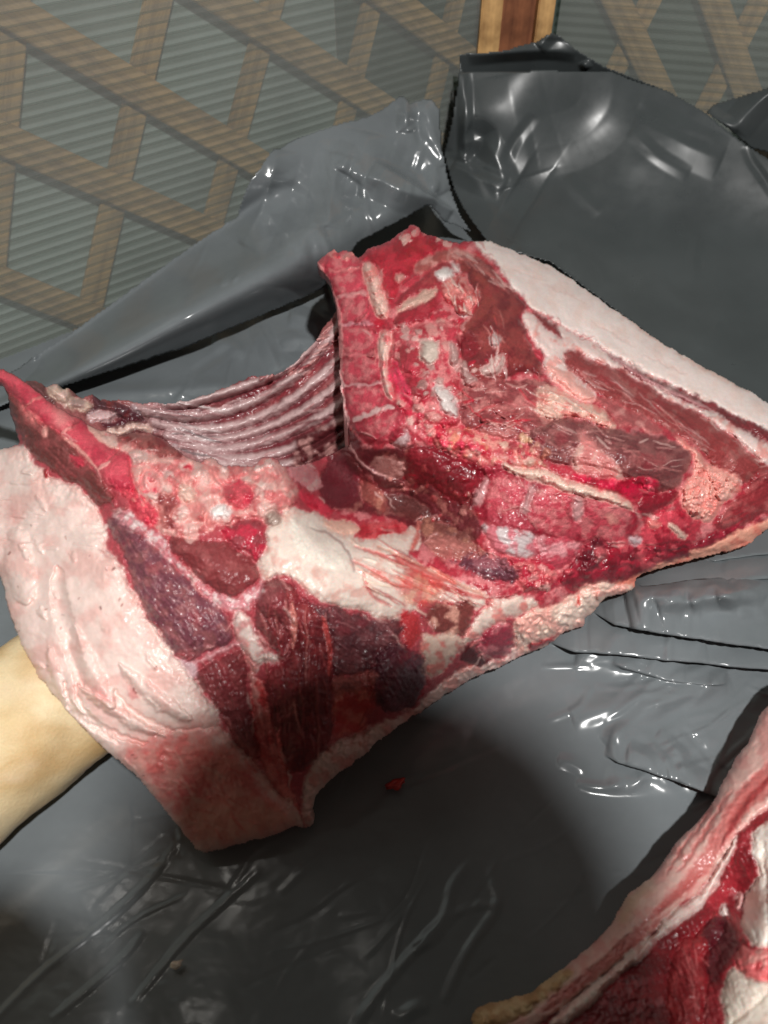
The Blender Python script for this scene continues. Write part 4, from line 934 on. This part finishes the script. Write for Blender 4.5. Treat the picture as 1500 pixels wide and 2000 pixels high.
def legcol(V):
    x, y, z = V[..., 0], V[..., 1], V[..., 2]
    c = np.ones(V.shape)*lin((232, 212, 172))
    a = sstep(-.1, .45, fbm(x*16, y*16, 4, 4))[..., None]; c = c*(1-a)+lin((222, 192, 140))*a
    a = sstep(-.05, .45, fbm(x*24+5, y*24+z*20, 9, 6))[..., None]*.8; c = c*(1-a)+lin((200, 162, 108))*a
    a = sstep(.0, .5, fbm(x*30+9, y*30+z*25, 29, 5))[..., None]*.7; c = c*(1-a)+lin((230, 206, 172))*a
    a = sstep(.1, .5, fbm(x*40+1, y*40+z*30, 19, 5))[..., None]*.4; c = c*(1-a)+lin((206, 176, 128))*a
    a = sstep(.25, .5, fbm(x*14+3, y*14-z*11, 6, 3))[..., None]*.55; c = c*(1-a)+lin((232, 190, 160))*a
    a = sstep(.25, .6, fbm(x*160, y*160+z*90, 12, 3))[..., None]*.5*sstep(-.1, .5, fbm(x*14, y*14, 15))[..., None]; c = c*(1-a)+lin((140, 100, 62))*a
    return np.clip(c*.92, 0, .85)
LEGP = [(-.15, .36, .05), (-.19, .315, .05), (-.24, .262, .052), (-.30, .195, .052), (-.38, .11, .050), (-.46, .03, .046), (-.52, -.03, .042)]
tube('foreleg', LEGP, [.012, .044, .053, .053, .05, .044, .012], MAT['skin'], pork, legcol, origin=ROOT, bump=.003)
# ================================================================== second cut, lower right
ROOT2 = (.38, .12, 0.0)
p2 = _thing('pork_belly_cut', 'second raw pork cut with streaky fat edge and knobs of white fat', 'meat', ROOT2, None)
out2 = P('c6', '1800,-160 1560,-40 1500,60 1440,150 1420,210 1390,260 1330,340 1300,400 1260,470 1225,550 1170,630 1090,690 1030,760 960,880 900,930 830,970 790,1030 740,1120 690,1190 600,1270 500,1350 400,1420 330,1480 220,1500 130,1525 60,1550 48,1640 60,1860 1000,2000 1800,2000')
ctrl2 = [(1500, 1370, .10), (1440, 1480, .1), (1390, 1580, .1), (1290, 1700, .1), (1190, 1820, .095), (1030, 1930, .09), (930, 1970, .085), (1500, 1500, .115), (1420, 1660, .115), (1300, 1790, .112), (1150, 1900, .105), (1450, 1750, .1), (1350, 1850, .108), (1250, 1920, .11), (1480, 1700, .12), (1480, 1800, .135), (1440, 1960, .14), (1520, 1960, .15), (1600, 1700, .14), (1600, 1500, .13), (1600, 1300, .11), (950, 2060, .08), (1200, 2080, .11), (1550, 2100, .15)]
ctrl2 = [(x, y, z-.055) for x, y, z in ctrl2]
bl = Layer(900, 1290, 1612, 2120, 2.5, smooth_poly(out2, 1), ctrl2, (140, 30, 40), warp=4, seed=6)
bl.parts[0] = ('muscle', 'muscle')
R = bl.region; S = bl.stroke
R(P('c6', '400,1600 700,1400 1000,1150 1250,950 1400,700 1500,760 1500,1700 400,1800'), (146, 34, 44), col2=(118, 20, 30), mix=.3, bulge=.002, amp=.18, fib=70, ms=50)
R(P('c6', '1050,1220 1170,1170 1260,1050 1285,1200 1170,1290 1212,1400 1192,1500 1180,1700 1020,1700 1010,1500 1000,1400 1040,1300'), (172, 58, 62), 'muscle', col2=(150, 36, 44), bulge=.006, fib=75)
R(P('c6', '1800,-200 1500,20 1300,380 1220,530 1080,680 960,870 820,960 700,1170 500,1340 300,1480 40,1540 40,1900 300,1700 500,1540 700,1390 940,1180 1050,1060 1200,950 1330,720 1420,620 1520,560 1800,300'), (228, 188, 178), 'fat_layer', 'fat', col2=(220, 166, 158), mix=.25, amp=.06, bulge=.005)
for q, wd in (('1700,250 1500,390 1400,490 1330,600 1260,720 1180,860 1090,960 950,1075', 17), ('1700,330 1480,480 1380,560 1300,690', 14), ('1180,880 1040,1010 900,1130 760,1260 600,1390 420,1520', 6), ('1000,1100 880,1190 720,1330 560,1450 400,1570', 8), ('1230,560 1150,680 1080,760 1000,900', 4), ('1320,480 1250,600 1150,760 1060,880', 5)):
    S(P('c6', q), wd, (176, 88, 84), h=-.001, alpha=.8, soft=6, warp=6)
S(P('c6', '1700,280 1460,470 1350,610 1270,760'), 6, (150, 52, 54), h=.0005, alpha=.8, soft=4)
R(P('c6', '1345,700 1310,760 1250,850 1200,950 1150,1000 1050,1060 970,1130 940,1180 850,1250 740,1350 640,1430 500,1540 420,1640 500,1640 580,1572 642,1532 702,1452 802,1372 902,1292 962,1212 1052,1152 1132,1092 1202,1022 1262,932 1292,852 1332,782 1355,720'), (238, 216, 208), 'fat_seam', 'fat', col2=(226, 186, 180), mix=.2, bulge=.005, bw=8, lump=.002, warp=7)
R(P('c6', '40,1530 330,1465 500,1330 560,1380 420,1500 300,1590 150,1660 40,1700'), (208, 182, 142), 'rind', 'skin', col2=(176, 146, 106), mix=.3, bulge=.001, lump=.003, soft=8)
R(P('c6', '760,1080 840,960 950,900 930,980 840,1060 780,1160'), (206, 184, 156), alpha=.7, soft=14, bulge=0, crease=0)
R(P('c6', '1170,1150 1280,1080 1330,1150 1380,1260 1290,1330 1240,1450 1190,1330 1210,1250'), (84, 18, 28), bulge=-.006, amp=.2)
R(P('c6', '1460,630 1520,600 1800,600 1800,1250 1440,1262 1390,1180 1368,1100 1390,1000 1440,920 1470,850 1430,800 1408,720'), (244, 232, 222), 'fat_knob', 'fat', col2=(240, 220, 208), mix=.2, bulge=.007, bw=60, amp=.02)
R(P('c6', '1328,1340 1400,1400 1500,1420 1800,1420 1800,2000 1330,2000 1290,1600 1268,1500 1288,1400'), (244, 230, 216), 'fat_knob', 'fat', col2=(240, 218, 204), mix=.2, bulge=.007, bw=60, amp=.02)
R(P('c6', '1370,1250 1440,1262 1800,1250 1800,1420 1500,1420 1400,1400 1345,1330'), (228, 158, 150), 'membrane', 'membrane', col2=(216, 110, 110), bulge=.003)
R(P('c6', '1440,1320 1470,1315 1465,1360 1440,1360'), (190, 60, 66), bulge=0)
R(P('c6', '1258,1048 1300,1050 1312,1090 1280,1092'), (240, 226, 220), 'fat_fleck', 'fat', bulge=.004, bw=6)
R(P('c6', '1340,990 1372,985 1380,1070 1345,1075'), (206, 160, 156), 'fat_fleck', 'fat', bulge=.004, bw=6)
R(P('c6', '1400,640 1470,590 1560,580 1560,640 1470,640 1430,700'), (128, 26, 34), bulge=-.002)
bl.streaks(P('c6', '1050,1300 1200,1200 1200,1600 1020,1600'), 30, (20, 60), (1, 2.4), 70, [(206, 110, 110), (120, 20, 30)], seed=41, spread=30)
bl.blobs(P('c6', '700,1500 1000,1350 1000,1620 700,1640'), 20, (3, 9), [(190, 110, 116), (120, 20, 32)], h=.001, seed=42, alpha=.6)
bl.col *= 1+(1-sstep(.3, .55, bl.col.mean(-1)))[..., None]*np.array([.18, .1, .12])
bl.build(p2, edge_round=.007, ew=10, origin=ROOT2)

# ================================================================== black plastic
def plastic(name, base, r0=.15, r1=.26):
    m, nt, b = newmat(name)
    tc = nt.nodes.new('ShaderNodeTexCoord')
    n = noise_node(nt, 9, 5, .6, tc.outputs['Object'])
    c = np.array(base)
    r = ramp(nt, n.outputs['Fac'], [(.3, tuple(c*.86)), (.7, tuple(c*1.14))])
    nt.links.new(r.outputs['Color'], b.inputs['Base Color'])
    n2 = noise_node(nt, 26, 4, .6, tc.outputs['Object'])
    mr = nt.nodes.new('ShaderNodeMapRange'); mr.inputs['From Min'].default_value = .3; mr.inputs['From Max'].default_value = .7
    mr.inputs['To Min'].default_value = r0; mr.inputs['To Max'].default_value = r1
    nt.links.new(n2.outputs['Fac'], mr.inputs['Value']); nt.links.new(mr.outputs['Result'], b.inputs['Roughness'])
    b.inputs['Specular IOR Level'].default_value = .55
    n3 = noise_node(nt, 70, 5, .6, tc.outputs['Object'])
    bp = nt.nodes.new('ShaderNodeBump'); bp.inputs['Strength'].default_value = .012; bp.inputs['Distance'].default_value = .002
    nt.links.new(n3.outputs['Fac'], bp.inputs['Height']); nt.links.new(bp.outputs['Normal'], b.inputs['Normal'])
    return m
M_bag = plastic('black_polythene', (.146, .163, .172))
M_bag_shade = plastic('shaded_black_polythene', (.052, .06, .062), .26, .42)  # same black plastic, base colour darkened for the weaker light on the bag

def blur(a, sig, step):
    r = int(3*sig/step); k = np.exp(-.5*(np.arange(-r, r+1)*step/sig)**2); k /= k.sum()
    for ax in (0, 1):
        p = np.pad(a, [(r, r) if i == ax else (0, 0) for i in (0, 1)], mode='reflect', reflect_type='odd')
        a = np.apply_along_axis(lambda v: np.convolve(v, k, 'valid'), ax, p)
    return a
class Film:
    def __init__(s, x0, y0, x1, y1, step, seed):
        s.X, s.Y = np.meshgrid(np.arange(x0, x1, step, dtype=float), np.arange(y0, y1, step, dtype=float))
        s.o = np.zeros(s.X.shape); s.seed = seed; s.n = seed*31
    def crease(s, pts, h, w, kind='ridge', taper=True, warp=1):
        """ridge / groove: sharp fold; step: one side lies higher; soft: rounded fold"""
        s.n += 5
        pts = smooth_poly(pts, 2, False)
        X = s.X+warp*fbm(s.X/40, s.Y/40, s.n, 2); Y = s.Y+warp*fbm(s.X/40, s.Y/40, s.n+1, 2)
        a = np.array(pts); x0, y0 = a.min(0)-w*7; x1, y1 = a.max(0)+w*7
        k = (X > x0) & (X < x1) & (Y > y0) & (Y < y1)
        if not k.any(): return
        d, f, side = seg_dist(X[k], Y[k], pts, False)
        tp = np.sqrt(np.clip(4*f*(1-f), 0, 1)) if taper else 1.0
        if kind == 'ridge': v = np.clip(1.04-np.sqrt(d*d+3)/(w*3.2), 0, 1)
        elif kind == 'soft': v = np.exp(-(d/w)**2)
        elif kind == 'step': v = np.where(side > 0, np.exp(-d/(w*5)), np.exp(-(d/(w*.5))**2))
        s.o[k] += h*tp*v
    def crumple(s, amp, scale, seed, mask=None, ang=None, n=7):
        rr = random.Random(seed); v = 0
        for k in range(n):
            t = rr.uniform(0, math.pi) if ang is None else math.radians(ang+rr.uniform(-22, 22))
            L = scale*rr.uniform(.7, 2.2)
            u = (-s.X*math.sin(t)+s.Y*math.cos(t))/L+rr.random()*9+.35*perlin(s.X/L*.5, s.Y/L*.5, seed+k)
            tri = np.abs(u-np.floor(u)-.5)*2
            m = sstep(-.05, .5, perlin(s.X/(L*1.6), s.Y/(L*1.6), seed+k*5+2))
            v = v+tri*m*L/scale
        v = amp*v/n*2
        s.o += v if mask is None else v*mask
def crinkles(f, poly, n, ln, h, w, seed, ang=None):
    rr = random.Random(seed); a = np.array(poly); x0, y0 = a.min(0); x1, y1 = a.max(0); k = 0
    while k < n:
        x, y = rr.uniform(x0, x1), rr.uniform(y0, y1)
        if not inside(np.array([x]), np.array([y]), poly)[0]: continue
        k += 1
        t = math.radians((ang if ang is not None else rr.uniform(0, 180))+rr.gauss(0, 25)); pts = [(x, y)]
        for q in range(rr.choice([1, 2, 2, 3])):
            l = rr.uniform(*ln); x += l*math.cos(t); y += l*math.sin(t); pts.append((x, y)); t += rr.gauss(0, .3)
        f.crease(pts, rr.uniform(.4, 1)*h*rr.choice([1, 1, -1]), rr.uniform(.6, 1.4)*w, 'ridge')
def film_mesh(name, W, ok, mat, thick=True):
    Rn, C = ok.shape
    q = ok[:-1, :-1] & ok[1:, :-1] & ok[:-1, 1:] & ok[1:, 1:]
    idx = np.arange(Rn*C).reshape(Rn, C)
    F = np.stack([idx[1:, :-1], idx[1:, 1:], idx[:-1, 1:], idx[:-1, :-1]], -1)[q]
    us, iv = np.unique(F, return_inverse=True)
    V = W.reshape(-1, 3)[us]
    o = mesh_obj(name, V, iv.reshape(-1, 4), mat, None, origin=(float(V[:, 0].mean()), float(V[:, 1].mean()), 0.0))
    if thick:
        sm = o.modifiers.new('film_thickness', 'SOLIDIFY'); sm.thickness = .0006; sm.offset = -1
    return o

# -- sheet over the table
tf = Film(-300, 320, 2020, 2240, 3.2, 1)
tf.o += .004*fbm(tf.X/300, tf.Y/300, 11, 1)+.0003*fbm(tf.X/70, tf.Y/50, 12)
for q, h, w, k in (
    
    ('690,455 850,405 940,376 1100,372 1300,352', .004, 8, 'ridge'), ('960,470 1100,440 1250,410 1460,420', .005, 14, 'soft'), ('560,700 640,694 760,722 860,748', .0025, 6, 'ridge'), ('860,720 960,712 1100,742', .0025, 6, 'ridge'),
    ('540,1010 700,960 860,912 1100,830 1300,815', .007, 26, 'soft'), ('700,1130 860,1000 1100,900 1320,830', .006, 20, 'soft'),
    ('960,1075 1020,1130 1110,1225', .004, 5, 'ridge'), ('810,1150 900,1185 950,1235', .005, 6, 'ridge'), ('1000,1245 1040,1225 1120,1270 1215,1320', .006, 6, 'ridge'), ('1000,1245 1080,1290 1190,1345', .004, 4, 'ridge'), ('470,1210 540,1222 620,1270', .003, 6, 'ridge'),
    ('560,1320 700,1350 800,1330', .003, 10, 'soft')):
    tf.crease(P('c7', q), h, w, k)
for q, h, w, k in (
    ('-120,860 0,720 130,590 300,460 440,330 540,190', .0009, 3.2, 'ridge'), ('150,740 230,670 360,560 420,480', .0009, 3.2, 'ridge'), ('380,700 540,500 650,400 760,300', .0009, 3.2, 'ridge'),
    ('1020,790 1110,650 1210,540 1270,470 1310,430 1325,330 1400,260', .0014, 4.5, 'ridge'), ('1300,690 1340,590 1390,500 1470,395 1440,320 1450,270', .0014, 4.5, 'ridge'), ('1310,438 1380,405 1470,395', .001, 4, 'ridge'), ('1210,540 1280,500 1300,450', .001, 4, 'ridge'), ('1160,740 1220,700 1260,690', .0012, 6, 'ridge'),
    
    ('-60,200 0,160 150,80 280,-60', .006, 10, 'step')):
    tf.crease(P('cz', q), h, w, k)
for q, h, w, k in (   # behind the meat
    ('830,1040 880,1150 910,1200', .006, 7, 'ridge'), ('940,1025 990,1030 1050,1080', .007, 7, 'ridge'), ('910,1120 960,1100 1040,1110', .004, 6, 'ridge'), ('690,1110 740,1120 800,1150', .005, 14, 'soft'), ('250,1290 500,1270 820,1250', .005, 14, 'soft'), ('830,1020 900,980 1060,930', .008, 10, 'step')):
    tf.crease(P('cb', q), h, w, k)
tf.crumple(.0012, 150, 5, ang=-45, mask=sstep(1500, 1200, tf.Y)); tf.crumple(.002, 60, 9, mask=sstep(1000, 1200, tf.X)*sstep(1000, 1100, tf.Y)*(1-sstep(1350, 1500, tf.Y)), ang=-12)
FOLDS = [('640,480 800,508 1000,543 1200,573 1450,610 1700,640', .014, 60), ('430,632 700,650 900,670 1150,695 1340,716 1700,735', .011, 55), ('740,738 870,772 1000,812 1130,826 1300,838', .004, 34),
         ('860,352 1000,330 1150,307 1700,280', .011, 40), ('1180,222 1350,195 1700,160', .009, 36), ('700,1180 860,1230 1000,1275 1190,1345 1320,1400', .006, 40)]
dy = np.zeros(tf.X.shape)
tf.crease(P('c7', '800,425 950,400 1150,385 1350,380 1600,385'), .026, 48, 'soft', taper=True)
for q in ('960,470 1060,430 1180,452', '1120,445 1260,405 1360,440', '1250,420 1400,372 1490,420', '850,440 960,408 1100,420'):
    tf.crease(P('c7', q), .007, 9, 'ridge')
tf.crease(P('c7', '620,560 800,575 1000,600 1200,625'), .006, 34, 'soft')
tf.crease(P('c7', '560,690 700,705 900,735 1100,760'), .006, 30, 'soft')
tf.crumple(.009, 60, 19, mask=sstep(1180, 1260, tf.X)*sstep(1110, 1150, tf.Y)*(1-sstep(1190, 1215, tf.Y)))
tf.crumple(.006, 60, 23, mask=sstep(1170, 1210, tf.X)*(1-sstep(1380, 1420, tf.X))*sstep(1400, 1440, tf.Y)*(1-sstep(1520, 1560, tf.Y)))
for q, h, L in FOLDS:
    pts = smooth_poly(P('c7', q), 2, False)
    Xw = tf.X; Yw = tf.Y+2*fbm(tf.X/60, tf.Y/60, 77)
    d, f, side = seg_dist(Xw, Yw, pts, False)
    tp = np.clip(4*f*(1-f)*3, 0, 1)**.6
    sd = -side*d
    g = sstep(-8, 8, sd)*tp
    tf.o += g*h*np.exp(-(np.maximum(sd, 0)/L)**2)
    dy += g*1.2*h*np.exp(-(np.maximum(sd, 0)/16)**2)
crinkles(tf, [(1000, 1330), (1250, 1130), (1500, 1080), (1500, 1400), (1350, 1620), (1230, 1600)], 56, (30, 100), .0018, 3.2, 61, -18)
crinkles(tf, [(60, 1650), (300, 1560), (900, 1500), (1150, 1700), (950, 2000), (0, 2000)], 36, (60, 180), .0005, 2.6, 62, -45)
crinkles(tf, [(300, 760), (640, 560), (660, 620), (560, 720), (420, 780)], 16, (20, 60), .002, 3.5, 63)
W = at_z(tf.X, tf.Y, np.maximum(tf.o, TABLE_Z+.003))
W[..., 1] -= dy
ok = ((W-WA)@WN > .012) & ((W-CORNER)@RN > .03)
sheet = film_mesh('plastic_sheet', W, ok, M_bag, False)
tag(sheet, 'black plastic sheet spread flat over the table under the meat', 'plastic sheet')

# -- rolled edge of the sheet against the left wall
poly = P('cb', '-200,1330 -60,1262 60,1195 110,1158 220,1088 400,958 620,800 770,702 790,640 812,590 845,545 890,478 905,482 960,450 1100,402 1190,380 1250,350 1300,310 1318,308 1335,335 1380,318 1410,322 1432,350 1440,480 1470,620 1500,700 1540,760 1440,720 1400,668 1170,790 1050,945 600,1135 200,1262 60,1300 -200,1420')
ctl = [(-100, 790, .06), (36, 717, .06), (132, 654, .045), (240, 576, .04), (372, 480, .036), (468, 420, .036), (486, 354, .036), (534, 288, .036), (660, 240, .036), (780, 190, .04), (858, 210, .07), (882, 372, .13), (900, 420, .16),
       (138, 714, .125), (240, 660, .155), (312, 618, .165), (432, 552, .172), (516, 510, .172), (640, 460, .165), (760, 420, .155), (830, 396, .14),
       (190, 655, .085), (280, 600, .09), (400, 520, .09), (500, 460, .09), (600, 400, .09), (700, 340, .09), (640, 310, .065), (780, 280, .08), (820, 330, .1), (730, 390, .12), (560, 430, .11),
       (120, 752, .118), (250, 712, .136), (360, 680, .15), (500, 625, .152), (630, 566, .148), (720, 480, .14), (820, 420, .125),
       (160, 728, .142), (265, 682, .178), (335, 645, .19), (450, 585, .196), (560, 540, .192), (660, 495, .178), (0, 760, .085)]
rf = Film(-140, 170, 940, 870, 3.0, 2)
rf.o = blur(tps(ctl, rf.X, rf.Y, 1e-3), 14, 3.0)
LH = smooth_poly([(-120, 830), (30, 768), (138, 714), (240, 660), (312, 618), (432, 552), (516, 508), (640, 452), (760, 410), (850, 380)], 2, False)
TE = smooth_poly([(-140, 800), (36, 717), (132, 654), (240, 576), (372, 480), (468, 420), (600, 330), (760, 220)], 2, False)
dh, fh, sh = seg_dist(rf.X, rf.Y, LH, False); dt, _, _ = seg_dist(rf.X, rf.Y, TE, False)
oL = np.interp(fh, [0, .14, .28, .5, .75, 1], [.08, .1, .14, .168, .17, .15])
wide = np.interp(fh, [0, .14, .25, .5, .7, .85, 1], [20, 26, 44, 68, 80, 60, 20])
xb = dh/wide; fr = dh/(dh+dt+1e-6)
an = np.where(sh > 0, oL+.03*np.sin(np.pi*np.clip(xb, 0, 1.2)*.85)-.012*xb**2, oL*(1-fr)+.042*fr-.012*np.sin(np.pi*fr))
an = blur(an, 7, 3.0)
wr = 1-sstep(470, 640, rf.X+.6*(400-rf.Y)*(rf.Y < 400))
rf.o = rf.o*(1-wr)+an*wr
up = 1-sstep(-20, 40, rf.Y-(745-.46*rf.X-60))
for q, h, w, k in (('905,484 890,560 860,660 790,800', .016, 14, 'ridge'), ('1110,500 1085,600 1062,740', .012, 14, 'ridge'), ('1075,500 1140,498 1110,560', .008, 8, 'ridge'), ('1140,560 1240,585 1320,625 1420,650', .016, 13, 'ridge'), ('1220,528 1330,590 1475,690', .018, 10, 'step'),
                   ('1318,308 1322,360 1326,430', .012, 7, 'ridge'), ('1326,420 1400,520 1460,620', .012, 12, 'ridge'), ('950,460 1000,560 1010,660 1060,740', .006, 20, 'ridge'), ('1200,430 1180,520 1140,580', .008, 16, 'ridge'),
                   ('1380,330 1410,430 1450,540', .010, 8, 'ridge'), ('1060,740 900,760 790,810', .006, 12, 'ridge'), ('720,905 730,930', .003, 4, 'ridge'), ('760,900 772,912', .003, 4, 'ridge'), ('105,1160 118,1172', .005, 4, 'ridge')):
    rf.crease(P('cb', q), h, w, k)
rf.crumple(.009, 150, 33, mask=sstep(430, 620, rf.X)*(1-sstep(430, 520, rf.Y)))
crinkles(rf, [(480, 460), (540, 300), (780, 210), (860, 230), (880, 380), (760, 400), (560, 480)], 30, (25, 80), .0032, 4.5, 64, 75)
crinkles(rf, [(100, 700), (300, 560), (470, 440), (560, 480), (330, 640)], 10, (20, 70), .0012, 3.0, 65, -30)
Wt = at_plane(rf.X, rf.Y, WA, WN, 0.0)
r = rays(rf.X, rf.Y)
t = (np.dot(WA-CAM, WN)+np.maximum(rf.o, .012))/(r@WN)
Wt = CAM+r*t[..., None]
low = Wt[..., 2] < .005
Wt = np.where(low[..., None], at_z(rf.X, rf.Y, .005), Wt)
ok = sdist(rf.X+2*fbm(rf.X/15, rf.Y/15, 3), rf.Y+2*fbm(rf.X/15, rf.Y/15, 4), poly) > 0
roll = film_mesh('plastic_sheet', Wt, ok, M_bag)
tag(roll, 'black plastic rolled into a long tapering fold against the ribbed panel', 'plastic sheet')

# -- tall bag standing in the corner
HN = np.array([.05, -.9987, 0])
def bagfilm(poly, ctl, creases, name, label, box, step=3.0, seed=3, crum=0.0, big=.0008):
    f = Film(*box, step, seed)
    f.o = blur(tps(ctl, f.X, f.Y, 1e-4), 18, step)+big*fbm(f.X/150, f.Y/150, seed*7)
    for q, h, w, k in creases: f.crease(P('c8', q), h, w, k)
    if crum: crinkles(f, poly, crum, (20, 80), .0035, 4.0, seed*5, 50)
    r = rays(f.X, f.Y)
    t = (np.dot(CORNER-CAM, HN)+np.maximum(f.o, .03))/(r@HN)
    Wt = CAM+r*t[..., None]
    kz = .022
    Wt = at_z(f.X, f.Y, .006+kz*np.log1p(np.exp(np.clip((Wt[..., 2]-.006)/kz, -30, 30))))
    ok = (sdist(f.X, f.Y, poly) > 0) & ((Wt-CORNER)@RN > .006) & ((Wt-WA)@WN > .01)
    o = film_mesh(name, Wt, ok, M_bag_shade)
    tag(o, label, 'bag')
    return o
front = P('c8', '372,200 385,262 480,262 540,258 700,256 935,262 1000,290 1130,328 1270,408 1360,480 1440,540 1520,590 1700,700 1700,1700 1300,1400 700,960 480,900 420,820 380,760 345,690 318,600 312,555 340,450 362,300')
fc = [(893, 108, .14), (905, 140, .15), (956, 140, .16), (1000, 138, .17), (1100, 138, .17), (1196, 141, .16), (1303, 178, .16), (1377, 219, .2), (1463, 285, .245), (1500, 310, .27), (875, 200, .16), (866, 290, .17), (880, 370, .22), (905, 430, .26), (950, 490, .34),
      (910, 230, .19), (920, 300, .2), (1050, 250, .2), (1050, 320, .22), (1150, 250, .19), (1250, 300, .235), (1350, 320, .25), (1450, 400, .3), (960, 400, .26), (1000, 430, .29), (1150, 480, .325), (1300, 550, .37), (1450, 650, .44), (1100, 580, .40), (1300, 720, .52), (1500, 740, .49), (1500, 850, .6), (1600, 500, .38), (1600, 800, .55)]
fcr = [('372,200 362,300 340,440 318,550', .010, 6, 'ridge'), ('385,262 392,400 390,500 395,590', .010, 5, 'ridge'), ('345,600 430,650 530,695', .010, 10, 'ridge'), ('460,500 510,590 545,690', .008, 9, 'ridge'), ('395,590 440,560 470,500 400,470', -.010, 9, 'ridge'), ('540,270 580,450 640,640', .005, 20, 'ridge'), ('935,262 930,380 870,470 780,520 650,545', .004, 18, 'ridge'), ('1010,435 1100,470 1200,530 1330,585', .006, 14, 'ridge'), ('640,740 900,900 1200,1150 1500,1400', .018, 80, 'soft'), ('560,700 760,820 1000,1000 1300,1200', -.02, 62, 'soft')]
bagfilm(front, fc, fcr, 'plastic_bag', 'tall open black plastic bag standing below the corner post', (850, 95, 1640, 960), seed=3, crum=26)
back = P('c8', '366,204 372,196 470,190 540,182 590,165 650,150 690,125 712,116 740,130 800,180 900,240 960,265 1130,330 1000,380 372,380')
bagfilm(back, [(893, 106, .14), (1000, 92, .115), (1078, 62, .105), (1130, 100, .11), (1200, 140, .125), (1303, 178, .15), (893, 200, .13), (1000, 200, .09), (1100, 200, .085), (1250, 200, .12)],
        [('712,118 690,140 660,172', .012, 5, 'ridge'), ('400,205 560,190 700,182 800,195', .012, 6, 'ridge'), ('825,225 835,255', .01, 4, 'ridge')], 'plastic_bag', 'back wall of an open black bag, its peak touching the pale batten', (880, 50, 1340, 210), seed=4, big=.001)
flap = P('c8', '1268,410 1300,380 1400,350 1480,325 1700,260 1700,660 1500,560 1440,545 1360,480')
bagfilm(flap, [(1377, 219, .17), (1420, 195, .16), (1489, 174, .17), (1600, 140, .18), (1440, 240, .2), (1440, 262, .21), (1500, 230, .19), (1470, 290, .19), (1600, 320, .22)],
        [('1272,412 1330,440 1378,482', .008, 6, 'ridge'), ('1378,480 1420,420 1500,340 1600,300', .014, 10, 'ridge')], 'plastic_bag', 'loose flap of black plastic in front of the right panel', (1360, 120, 1620, 350), seed=5, big=.001)

# ================================================================== crumbs on the sheet
def scrap(name, px, py, size, col, label, cat, seed):
    bm = bmesh.new(); bmesh.ops.create_icosphere(bm, subdivisions=3, radius=1)
    rr = random.Random(seed); ph = [rr.uniform(0, 6) for _ in range(6)]
    for v in bm.verts:
        c = v.co
        k = 1+.35*math.sin(3*c.x+ph[0])*math.sin(4*c.y+ph[1])+.2*math.sin(7*c.z+ph[2]+5*c.x)
        v.co = Vector((c.x*size[0]*k, c.y*size[1]*k, c.z*size[2]*k))
    for f in bm.faces: f.smooth = True
    me = bpy.data.meshes.new(name); bm.to_mesh(me); bm.free()
    a = me.color_attributes.new('Col', 'FLOAT_COLOR', 'POINT')
    a.data.foreach_set('color', np.tile(np.r_[lin(col), 1], len(me.vertices)).astype(np.float32))
    me.materials.append(MAT['muscle' if cat == 'meat scrap' else 'fat'])
    o = bpy.data.objects.new(name, me); p = at_z(np.array(float(px)), np.array(float(py)), size[2]+.004)
    o.location = p; o.rotation_euler = (0, 0, rr.uniform(0, 3)); link(o)
    return tag(o, label, cat)
scrap('meat_scrap', 772, 1532, (.0035, .006, .003), (186, 52, 44), 'tiny red scrap of meat alone on the dark plastic', 'meat scrap', 1)
scrap('fat_crumb', 345, 1884, (.0022, .0036, .0015), (226, 214, 200), 'tiny white crumb of fat alone on the plastic', 'fat crumb', 2)
scrap('meat_scrap', 1185, 1236, (.004, .002, .001), (170, 112, 100), 'faint pinkish smear of flesh on the grey folds', 'meat scrap', 3)

# ================================================================== the photographer, leaning over the table behind the camera
def person():
    J = dict(pelvis=((.10, -.80, .12), .15), waist=((.10, -.66, .30), .135), chest=((.10, -.46, .56), .155), collar=((.11, -.33, .72), .09), neck=((.12, -.26, .80), .055), jaw=((.136, -.165, .87), .085), head=((.134, -.141, .93), .098), crown=((.134, -.148, .985), .08),
             shl=((-.07, -.36, .68), .068), ell=((-.21, -.24, .55), .065), wrl=((-.085, -.085, .59), .05), hal=((-.04, -.055, .61), .05), shr=((.29, -.36, .68), .068), elr=((.33, -.25, .50), .05), wrr=((.12, -.095, .58), .04), har=((.06, -.06, .61), .045),
             hil=((.01, -.82, .06), .1), knl=((.0, -.76, -.34), .065), anl=((.0, -.84, -.73), .045), tol=((.0, -.68, -.77), .03), hir=((.19, -.82, .06), .1), knr=((.2, -.76, -.34), .065), anr=((.2, -.84, -.73), .045), tor=((.2, -.68, -.77), .03))
    E = 'pelvis-waist waist-chest chest-collar collar-neck neck-jaw jaw-head head-crown collar-shl shl-ell ell-wrl wrl-hal collar-shr shr-elr elr-wrr wrr-har pelvis-hil hil-knl knl-anl anl-tol pelvis-hir hir-knr knr-anr anr-tor'.split()
    k = list(J); idx = {n: i for i, n in enumerate(k)}
    root = np.array([.1, -.8, FLOOR_Z])
    me = bpy.data.meshes.new('person')
    me.from_pydata([tuple(np.array(J[n][0])-root) for n in k], [tuple(idx[a] for a in e.split('-')) for e in E], [])
    o = bpy.data.objects.new('person', me); o.location = root; link(o)
    sk = o.modifiers.new('skin', 'SKIN'); sk.use_smooth_shade = True
    for n in k:
        v = me.skin_vertices[0].data[idx[n]]; v.radius = (J[n][1], J[n][1]); v.use_root = n == 'pelvis'
    o.modifiers.new('smooth', 'SUBSURF').levels = 2; o.modifiers['smooth'].render_levels = 2
    me.materials.append(simple('dark_jacket', (52, 50, 54), .85, .2, 40))
    return tag(o, 'person in dark clothes leaning over the table to take the picture', 'person')
person()
